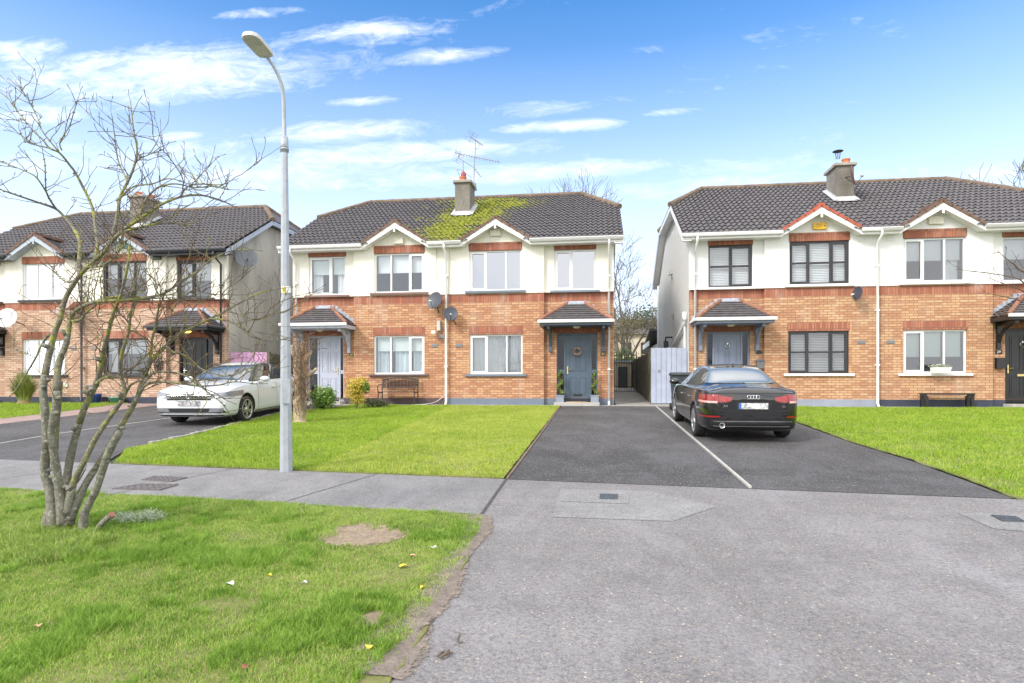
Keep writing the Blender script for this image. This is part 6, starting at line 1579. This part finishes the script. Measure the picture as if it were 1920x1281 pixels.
top = [(xm+hw*u, y1+.02, z+.80+.07*math.cos(u*math.pi/2)) for u in np.linspace(-1, 1, 13)]; m.tube(top, .022, 7); m.tube([(bl, y1-.01, z+.56), (br_, y1-.01, z+.56)], .014, 6)
for i in range(10):
    for j in range(3):
        cx_ = bl+(i+.5)/10*(br_-bl); cz_ = z+.61+j*.082; m.tube([(cx_+.045*math.cos(t), y1+.005, cz_+.036*math.sin(t)) for t in np.linspace(0, 2*math.pi, 9)], .011, 4); m.tube([(cx_-.045, y1+.005, cz_-.036), (cx_+.045, y1+.005, cz_+.036)], .008, 4)
m.build('backrest', IRN, rr)
# low black bench on the right
xa, _, _ = F(1728, 750, 18.98); xb, _, _ = F(1822, 750, 18.98); z = gz(18.95)+.0; rr = empty('garden_bench', ((xa+xb)/2, 19.0, z), label='plain low black bench against the dark plinth of the right-hand house', cat='bench')
m = MB(); [m.box(xa, xb, 18.80+k*.085, 18.87+k*.085, z+.38, z+.42) for k in range(4)]; m.box(xa+.02, xa+.06, 18.80, 19.12, z+.34, z+.379); m.box(xb-.06, xb-.02, 18.80, 19.12, z+.34, z+.379); m.build('seat', BLACKP, rr)
for x in (xa+.02, xb-.10):
    for y in (18.81, 19.04): m = MB(); m.box(x, x+.08, y, y+.08, z-.02, z+.338); m.build('leg', BLACKP, rr)
# window box
c = F(1761, 695, 19.12); m = MB(); x = c[0]; z0 = .285; m.prism([(x-.22, 19.0, z0), (x+.22, 19.0, z0), (x+.26, 18.96, z0+.16), (x-.26, 18.96, z0+.16)], (0, .14, 0)); rr = empty('window_box', (x, 19.15, z0), label='white planter of pale leaves on the sill of the half-blinded window', cat='planter'); m.build('planter', WHT, rr); leaves('foliage', LF_S, rr, [(x, 19.03, z0+.19, .27, .06, .06)], 500, .025, 8)

# gates and fences between the houses
def board_gate(name, x0, x1, y, z0, z1, n, mt, label, post=True):
    rr = empty(name, (x0, y, z0), label=label, cat='gate'); w = (x1-x0)/n
    m = MB()
    for i in range(n): m.box(x0+i*w+.005, x0+(i+1)*w-.005, y, y+.022, z0+.03, z1+.006*math.sin(i*2.3))
    m.box(x0, x1, y+.023, y+.06, z0+.3, z0+.4); m.box(x0, x1, y+.023, y+.06, z1-.4, z1-.3); m.build('boards', mt, rr)
    return rr
g = board_gate('timber_gate', 1.76, 2.86, 19.75, gz(19.75), 1.10, 7, TIMG, 'blue-grey boarded gate between the black car and the passage')
m = MB(); c = F(1236, 696, 19.74); m.smooth = True; m.tube([(c[0]+.035*math.cos(t), 19.735, c[2]+.035*math.sin(t)) for t in np.linspace(0, 2*math.pi, 15)], .007, 6); m.build('ring_handle', GREYPL, g)
board_gate('timber_gate', -12.38, -11.05, 19.55, gz(19.55), 1.04, 9, TIMP, 'pink boarded gate beside the grey gable, behind the white car')
def conc_fence(x, y0, y1, label):
    rr = empty('boundary_fence', (x, y0, gz(y0)), label=label, cat='fence'); n = int((y1-y0)/1.9)
    for i in range(n+1): y = y0+i*1.9; m = MB(); m.box(x-.05, x+.05, y-.05, y+.05, gz(y)-.1, 1.06); m.build('post', WOODG, rr)
    for i in range(n):
        m = MB(); a = y0+i*1.9+.05
        for k in range(12): yy = a+k*.15; m.box(x-.035 if k % 2 else x-.02, x+.0 if k % 2 else x+.015, yy+.005, yy+.145, gz(yy)+.03, 1.0+.01*math.sin(k*3.1)); 
        for zz in (-.25, .7): m.box(x+.016, x+.045, a, a+1.8, zz, zz+.08)
        m.build('panel', WOODG, rr)
    return rr
conc_fence(1.80, 19.95, 30.5, 'mossy dark timber boundary fence running back along the passage')
conc_fence(-11.0, 19.6, 29, 'timber boundary fence behind the white car between the two left pairs')
# iron gate across the passage
y = 25.4; rr = empty('iron_gate', (1.2, y, gz(y)), label='black iron bar gate across the narrow side passage', cat='gate'); z0, z1 = gz(y)+.05, 1.28; BI = mat('black_iron', (.02, .02, .022), .5, .1, 9)
m = MB(); [m.tube([(.70, y, zz), (1.68, y, zz)], .016, 6) for zz in (z0+.02, z0+.2, z1-.15)]; [m.tube([(xx, y, z0), (xx, y, z1)], .02, 6) for xx in (.70, 1.68)]; m.build('frame', BI, rr)
m = MB(); [m.tube([(.70+.098*i, y, z0), (.70+.098*i, y, z1+.04*math.sin(i/10*math.pi))], .009, 5) for i in range(1, 10)]; m.build('bars', BI, rr)
# back garden things behind the passage
m = MB(); n_ = 26
for i in range(n_): xx = -11+i*.7; m.box(xx, xx+.68, 30.6, 30.64, gz(30)-.1, 1.15)
tag(m.build('garden_fence', WOODG), 'weathered timber fence closing the back gardens beyond the iron gate', 'fence')
rr = empty('garden_shed', (1.3, 29.2, gz(29)), label='small pale shed with dark door beyond the iron gate', cat='shed'); m = MB(); m.box(.95, 1.70, 29.0, 30.3, gz(29), .95); m.build('walls', mat('shed_boards', (.52, .45, .34), .8, .2, 5), rr); m = MB(); m.box(1.08, 1.52, 28.97, 28.998, gz(29), .75); m.build('door', DARKG, rr); m = MB(); m.prism([(.90, 28.9, .95), (1.75, 28.9, .95), (1.75, 30.4, 1.05), (.90, 30.4, 1.05)], (0, 0, .05)); m.build('roof', GREYPL, rr)
# rear extension of the right pair
rr = empty('rear_extension', (4.5, 29.5, gz(30)), label='low white rear extension with sloping roof behind the white gable', cat='extension'); m = MB(); m.box(2.75, 6.5, 28.27, 31.5, gz(29)-.3, 1.75); m.build('walls', WHITE_R, rr); m = MB(); m.prism([(2.45, 28.27, 2.45), (2.45, 31.7, 1.85), (2.45, 31.7, 1.75), (2.45, 28.27, 2.35)], (4.2, 0, 0)); m.build('roof', ROOF, rr); m = MB(); m.box(2.42, 2.449, 28.27, 31.72, 1.68, 1.9); m.build('fascia', UPVC, rr)
# wheelie bin
x, y = 2.42, 17.75; z = gz(y); rr = empty('wheelie_bin', (x, y, z), label='dark grey wheelie bin between the gate and the black car', cat='bin'); BINM = mat('bin_plastic', (.045, .055, .065), .5, .15, 9)
m = MB(); lo = [(x-.22, y-.24), (x+.22, y-.24), (x+.22, y+.24), (x-.22, y+.24)]; hi = [(x-.28, y-.33), (x+.28, y-.33), (x+.28, y+.33), (x-.28, y+.33)]
m.add([(a, b, z+.05) for a, b in lo]+[(a, b, z+.98) for a, b in hi], [(0,1,2,3), (4,5,6,7)]+[(i, (i+1) % 4, 4+(i+1) % 4, 4+i) for i in range(4)]); m.build('tub', BINM, rr, bevel=.02)
m = MB(); m.prism([(x-.31, y-.37, z+.98), (x-.31, y+.36, z+.98), (x-.31, y+.36, z+1.02), (x-.31, y, z+1.07), (x-.31, y-.37, z+1.03)], (.62, 0, 0)); m.build('lid', BINM, rr, bevel=.012)
for sx in (-.27, .27): m = MB(); m.smooth = True; m.tube([(x+sx-.025, y+.22, z+.10), (x+sx+.025, y+.22, z+.10)], .10, 18); m.build('wheel', TYRE, rr)
m = MB(); m.box(x-.19, x-.06, y-.335, y-.29, z+.60, z+.78); m.build('sticker', mat('green_sticker', (.35, .60, .50), .5, .3, 30), rr); m = MB(); m.box(x-.17, x-.09, y-.30, y-.262, z+.30, z+.58); m.build('paper_label', WHT, rr)
# pots before the left pair
def pot(px, py, r, h, mt, label, lf):
    x, y = G(px, py); z = gz(y)+.02; rr = empty('plant_pot', (x, y, z), label=label, cat='plant pot', group='glazed pots along the left-hand pair'); m = MB(); m.smooth = True
    m.lathe([(.001, 0), (r*.7, 0), (r*.95, h*.8), (r*1.05, h*.85), (r*1.05, h), (r*.9, h), (r*.85, h*.8), (.001, h*.8)], 20, Matrix.Translation((x, y, z))); m.build('pot', mt, rr)
    if lf: leaves('plant', LF_D, rr, [(x, y, z+h+.06, r, r, .1)], 260, .03, int(px))
BLU = mat('blue_glaze', (.02, .06, .30), .25, .15, 8, coat=.5); GRN = mat('green_glaze', (.08, .27, .24), .3, .15, 8, coat=.5)
pot(178, 757, .20, .32, BLU, 'blue glazed pot at the foot of the dark downpipe', 0); pot(218, 757, .22, .20, GRN, 'low green glazed pot below the black ground-floor window', 0); pot(308, 757, .18, .28, BLU, 'blue glazed pot beside the step of the lit porch', 1)
# round wall ornament
c = F(297, 684, YF-.03); rr = empty('wall_ornament', c, label='round dark wrought ornament on the brick left of the lit porch', cat='ornament'); m = MB(); m.smooth = True
for q in (.21, .12): m.tube([(c[0]+q*.8*math.cos(t), YF-.03, c[2]+q*1.2*math.sin(t)) for t in np.linspace(0, 2*math.pi, 25)], .014, 5)
for k in range(6): t = k*math.pi/6; m.tube([(c[0]-.16*math.cos(t), YF-.03, c[2]-.25*math.sin(t)), (c[0]+.16*math.cos(t), YF-.03, c[2]+.25*math.sin(t))], .011, 5)
m.build('ring', BLACKP, rr)
# wall lights on the white gable
xg = 8.18-5.3; m = MB(); m.tube([(xg, 23.5, 1.7), (xg-.25, 23.5, 1.7), (xg-.25, 23.5, 1.55)], .03, 8); m.box(xg-.34, xg-.16, 23.4, 23.6, 1.30, 1.55); tag(m.build('wall_lamp', BLACKP), 'black lantern on the white gable beside the passage', 'wall lamp')
# distant house
hx0, _, _ = F(1160, 640, 60); rr = empty('distant_house', (hx0+2, 62, gz(31)), label='beige house with grey roof seen far off through the gap', cat='house'); zt_ = F(1190, 627, 60)[2]; zr_ = F(1190, 604, 62)[2]
m = MB(); m.box(hx0-2, hx0+8, 60, 68, gz(31)-.3, zt_); m.build('walls', mat('beige_render', (.58, .50, .40), .85, .05, 1), rr); m = MB(); m.prism([(hx0-2.4, 59.6, zt_), (hx0-2.4, 68.4, zt_), (hx0-2.4, 64, zr_+.5)], (10.8, 0, 0)); m.build('roof', ROOF, rr)
for k in range(3): m = MB(); m.box(hx0+.2+k*1.9, hx0+1.2+k*1.9, 59.95, 60.0, zt_-1.9, zt_-.8); m.build('window', BLACKF, rr)
# fallen leaves, litter and twigs
def leaf_thing(px, py, s, mt, label, seed, cat='fallen leaf', group='fallen leaves on the verge'):
    x, y = G(px, py); z = gz(y)+.036; r = random.Random(seed); a = r.uniform(0, 6.28); m = MB(); n = 9; pts = []
    for i in range(n): t = 2*math.pi*i/n; q = s*(1 if i % 2 else .72)*(1+.2*r.random()); pts.append((x+q*math.cos(t+a), y+q*.75*math.sin(t+a), z+.009*math.sin(2*t+a)+r.uniform(-.003, .003)))
    m.prism(pts, (0, 0, .0015)); tag(m.build('fallen_leaf' if cat == 'fallen leaf' else 'paper_scrap', mt), label, cat, group)
LY = mat('leaf_yellow', (.75, .60, .06), .6, .2, 30); LB = mat('leaf_brown', (.26, .10, .05), .7, .3, 30); LP = mat('leaf_tan', (.50, .33, .18), .7, .2, 30); PP = mat('paper', (.78, .78, .80), .7, .05, 30)
for (px, py, s, lab) in ((757, 1069, .034, 'bright yellow leaf in the grass near the bare patch'), (694, 1224, .030, 'bright yellow leaf at the bottom of the verge by the muddy edge'), (792, 1110, .02, 'small yellow leaf near the road edge of the verge'), (505, 1087, .02, 'pale yellow leaf left of the white scrap in the grass')): leaf_thing(px, py, s, LY, lab, px)
for (px, py, s) in ((774, 1050, .035), (250, 1036, .035), (432, 975, .03), (472, 967, .03), (533, 980, .03), (350, 990, .028), (72, 1184, .035), (461, 1262, .04), (661, 1183, .04), (350, 960, .03)): leaf_thing(px, py, s*.72, LB if px % 2 else LP, 'curled brown leaf lying in the verge grass', px)
leaf_thing(431, 1103, .035, PP, 'white scrap of paper in the middle of the verge grass', 1, 'litter', 'paper scraps on the grass'); leaf_thing(812, 1034, .03, PP, 'white scrap of paper right of the bare soil patch', 2, 'litter', 'paper scraps on the grass'); leaf_thing(571, 1101, .02, PP, 'tiny white scrap of paper below the bare soil patch', 3, 'litter', 'paper scraps on the grass')
m = MB(); 
for (a, b) in (((820, 1235), (832, 1228)), ((826, 1238), (846, 1229)), ((838, 1232), (842, 1224))): p = Vector((*G(*a), 0)); q = Vector((*G(*b), 0)); p.z = gz(p.y)+.012; q.z = gz(q.y)+.016; m.tube([p, p.lerp(q, .5)+Vector((0, 0, .006)), q], [.006, .009, .005], 6)
tag(m.build('dead_twig', TWIG), 'small dark clump of dead twig on the road beside the verge', 'twig')
m = MB(); m.tube(smooth_path([Vector((*G(x, y), gz(G(x, y)[1])+.008)) for x, y in ((864, 1190), (858, 1200), (862, 1208), (867, 1205))], 4), .0035, 5); tag(m.build('dead_twig', TWIG), 'thin curved twig on the road', 'twig')
# ------------------------------------------------------------------ camera, sky, sun
cam = bpy.data.cameras.new('camera'); co = bpy.data.objects.new('camera', cam); COL.objects.link(co); scene.camera = co
cam.sensor_width = 36; cam.lens = 1150/1920*36; cam.shift_y = (718-640.5)/1920; cam.clip_end = 2000; cam.clip_start = .05
co.location = (0, 0, 0); co.rotation_euler = (R(90), 0, TH)
SUN_EL, SUN_AZ = R(38), R(222)             # azimuth clockwise from +Y: low behind the camera, to the left
w = bpy.data.worlds.new('World'); scene.world = w; w.use_nodes = True
t = NT(w.node_tree); bg = t.n['Background']
sky = t.node('ShaderNodeTexSky', sky_type='NISHITA'); sky.sun_disc = False
sky.sun_elevation = SUN_EL; sky.sun_rotation = SUN_AZ; sky.air_density = 1.2; sky.dust_density = .6; sky.ozone_density = 1.6; sky.altitude = 50
tc_ = t.node('ShaderNodeTexCoord'); d = tc_.outputs['Generated']
sp = t.node('ShaderNodeSeparateXYZ'); t.link(d, sp.inputs[0])
ay = t.math('MAXIMUM', t.math('ABSOLUTE', sp.outputs[1]), .02)
U = t.math('DIVIDE', sp.outputs[0], ay); V = t.math('DIVIDE', sp.outputs[2], ay)
cmb = t.node('ShaderNodeCombineXYZ'); t.link(U, cmb.inputs[0]); t.link(V, cmb.inputs[1])
def uv(px, py):
    a, b, v = ray(px, py); return a/b, v/b
n1 = t.noise(t.map(cmb.outputs[0], (3.6, 15, 1), rot=(0, 0, .10)), 1, 8, .66, 1.0)
n2 = t.noise(t.map(cmb.outputs[0], (13, 40, 1), rot=(0, 0, .25)), 1, 7, .7, 1.5)
field = None
for (px, py, rx, ry, k) in ((300, 140, 380, 62, 1.15), (130, 145, 160, 45, .8), (690, 62, 170, 26, .9), (830, 105, 110, 17, 1.0), (40, 92, 90, 22, .9), (80, 215, 130, 20, .8), (1000, 205, 110, 17, .85), (1060, 236, 130, 13, 1.0),
        (640, 248, 170, 22, .75), (700, 292, 330, 24, 1.0), (560, 320, 320, 34, .7), (900, 330, 700, 20, .6), (480, 25, 90, 10, .7), (200, 300, 260, 30, .6), (1500, 345, 500, 22, .35), (320, 256, 60, 9, .7), (680, 190, 60, 8, .6), (1255, 210, 50, 6, .5), (1220, 92, 40, 9, .4)):
    u0, v0 = uv(px, py); u1, _ = uv(px+rx, py); _, v1 = uv(px, py-ry)
    dx = t.math('MULTIPLY', t.math('SUBTRACT', U, u0), 1/abs(u1-u0)); dy = t.math('MULTIPLY', t.math('SUBTRACT', V, v0), 1/abs(v1-v0))
    q = t.math('SUBTRACT', 1, t.math('ADD', t.math('MULTIPLY', dx, dx), t.math('MULTIPLY', dy, dy)))
    q = t.math('MULTIPLY', t.math('MAXIMUM', q, -1.5), k)
    field = q if field is None else t.math('MAXIMUM', field, q)
cl = t.math('ADD', t.math('MULTIPLY', field, .62), t.math('MULTIPLY', t.math('SUBTRACT', t.math('ADD', t.math('MULTIPLY', n1, .55), t.math('MULTIPLY', n2, .45)), .48), 3.3))
cl = t.ramp(cl, [(.0, 0.), (.36, .24), (.78, .72), (1.0, .92)])
hz = t.ramp(sp.outputs[2], [(.0, 1.), (.14, .92), (.26, .66), (.37, .34), (.48, .10), (.58, 0.)])
skyc = t.node('ShaderNodeHueSaturation'); skyc.inputs['Saturation'].default_value = SKY_SAT; skyc.inputs['Value'].default_value = SKY_V; t.link(t.mix(1, sky.outputs[0], (.38, .84, 1.24), 'MULTIPLY'), skyc.inputs['Color'])
CW = (8.6, 8.9, 9.6)
base = t.mix(t.math('MULTIPLY', hz, .92), skyc.outputs[0], (7.5, 8.2, 9.6))
full = t.mix(t.math('MULTIPLY', cl, .90), base, CW)
# bright cloud added out of frame, behind, beside and overhead, to brighten gable walls
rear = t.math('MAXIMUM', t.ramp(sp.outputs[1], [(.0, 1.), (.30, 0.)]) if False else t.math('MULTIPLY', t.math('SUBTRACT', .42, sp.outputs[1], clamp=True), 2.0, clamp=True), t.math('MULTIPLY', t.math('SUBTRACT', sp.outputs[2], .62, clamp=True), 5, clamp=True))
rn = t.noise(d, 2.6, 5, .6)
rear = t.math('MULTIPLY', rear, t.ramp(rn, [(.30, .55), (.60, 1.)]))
full = t.mix(rear, full, (REAR_FILL*1.02, REAR_FILL, REAR_FILL*.97))
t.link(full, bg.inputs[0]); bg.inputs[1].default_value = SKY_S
sun = bpy.data.lights.new('sun', 'SUN'); so = bpy.data.objects.new('sun', sun); COL.objects.link(so)
sun.energy = SUN_E; sun.angle = R(14); sun.color = (1, .955, .88)
dirv = Vector((math.sin(SUN_AZ)*math.cos(SUN_EL), math.cos(SUN_AZ)*math.cos(SUN_EL), math.sin(SUN_EL)))
so.rotation_euler = dirv.to_track_quat('Z', 'Y').to_euler(); so.location = dirv*60
scene.render.engine = 'CYCLES'
scene.view_settings.view_transform = 'Standard'; scene.view_settings.look = 'None'; scene.view_settings.gamma = 1; scene.view_settings.exposure = EXPO
scene.cycles.max_bounces = 8; scene.cycles.transparent_max_bounces = 12
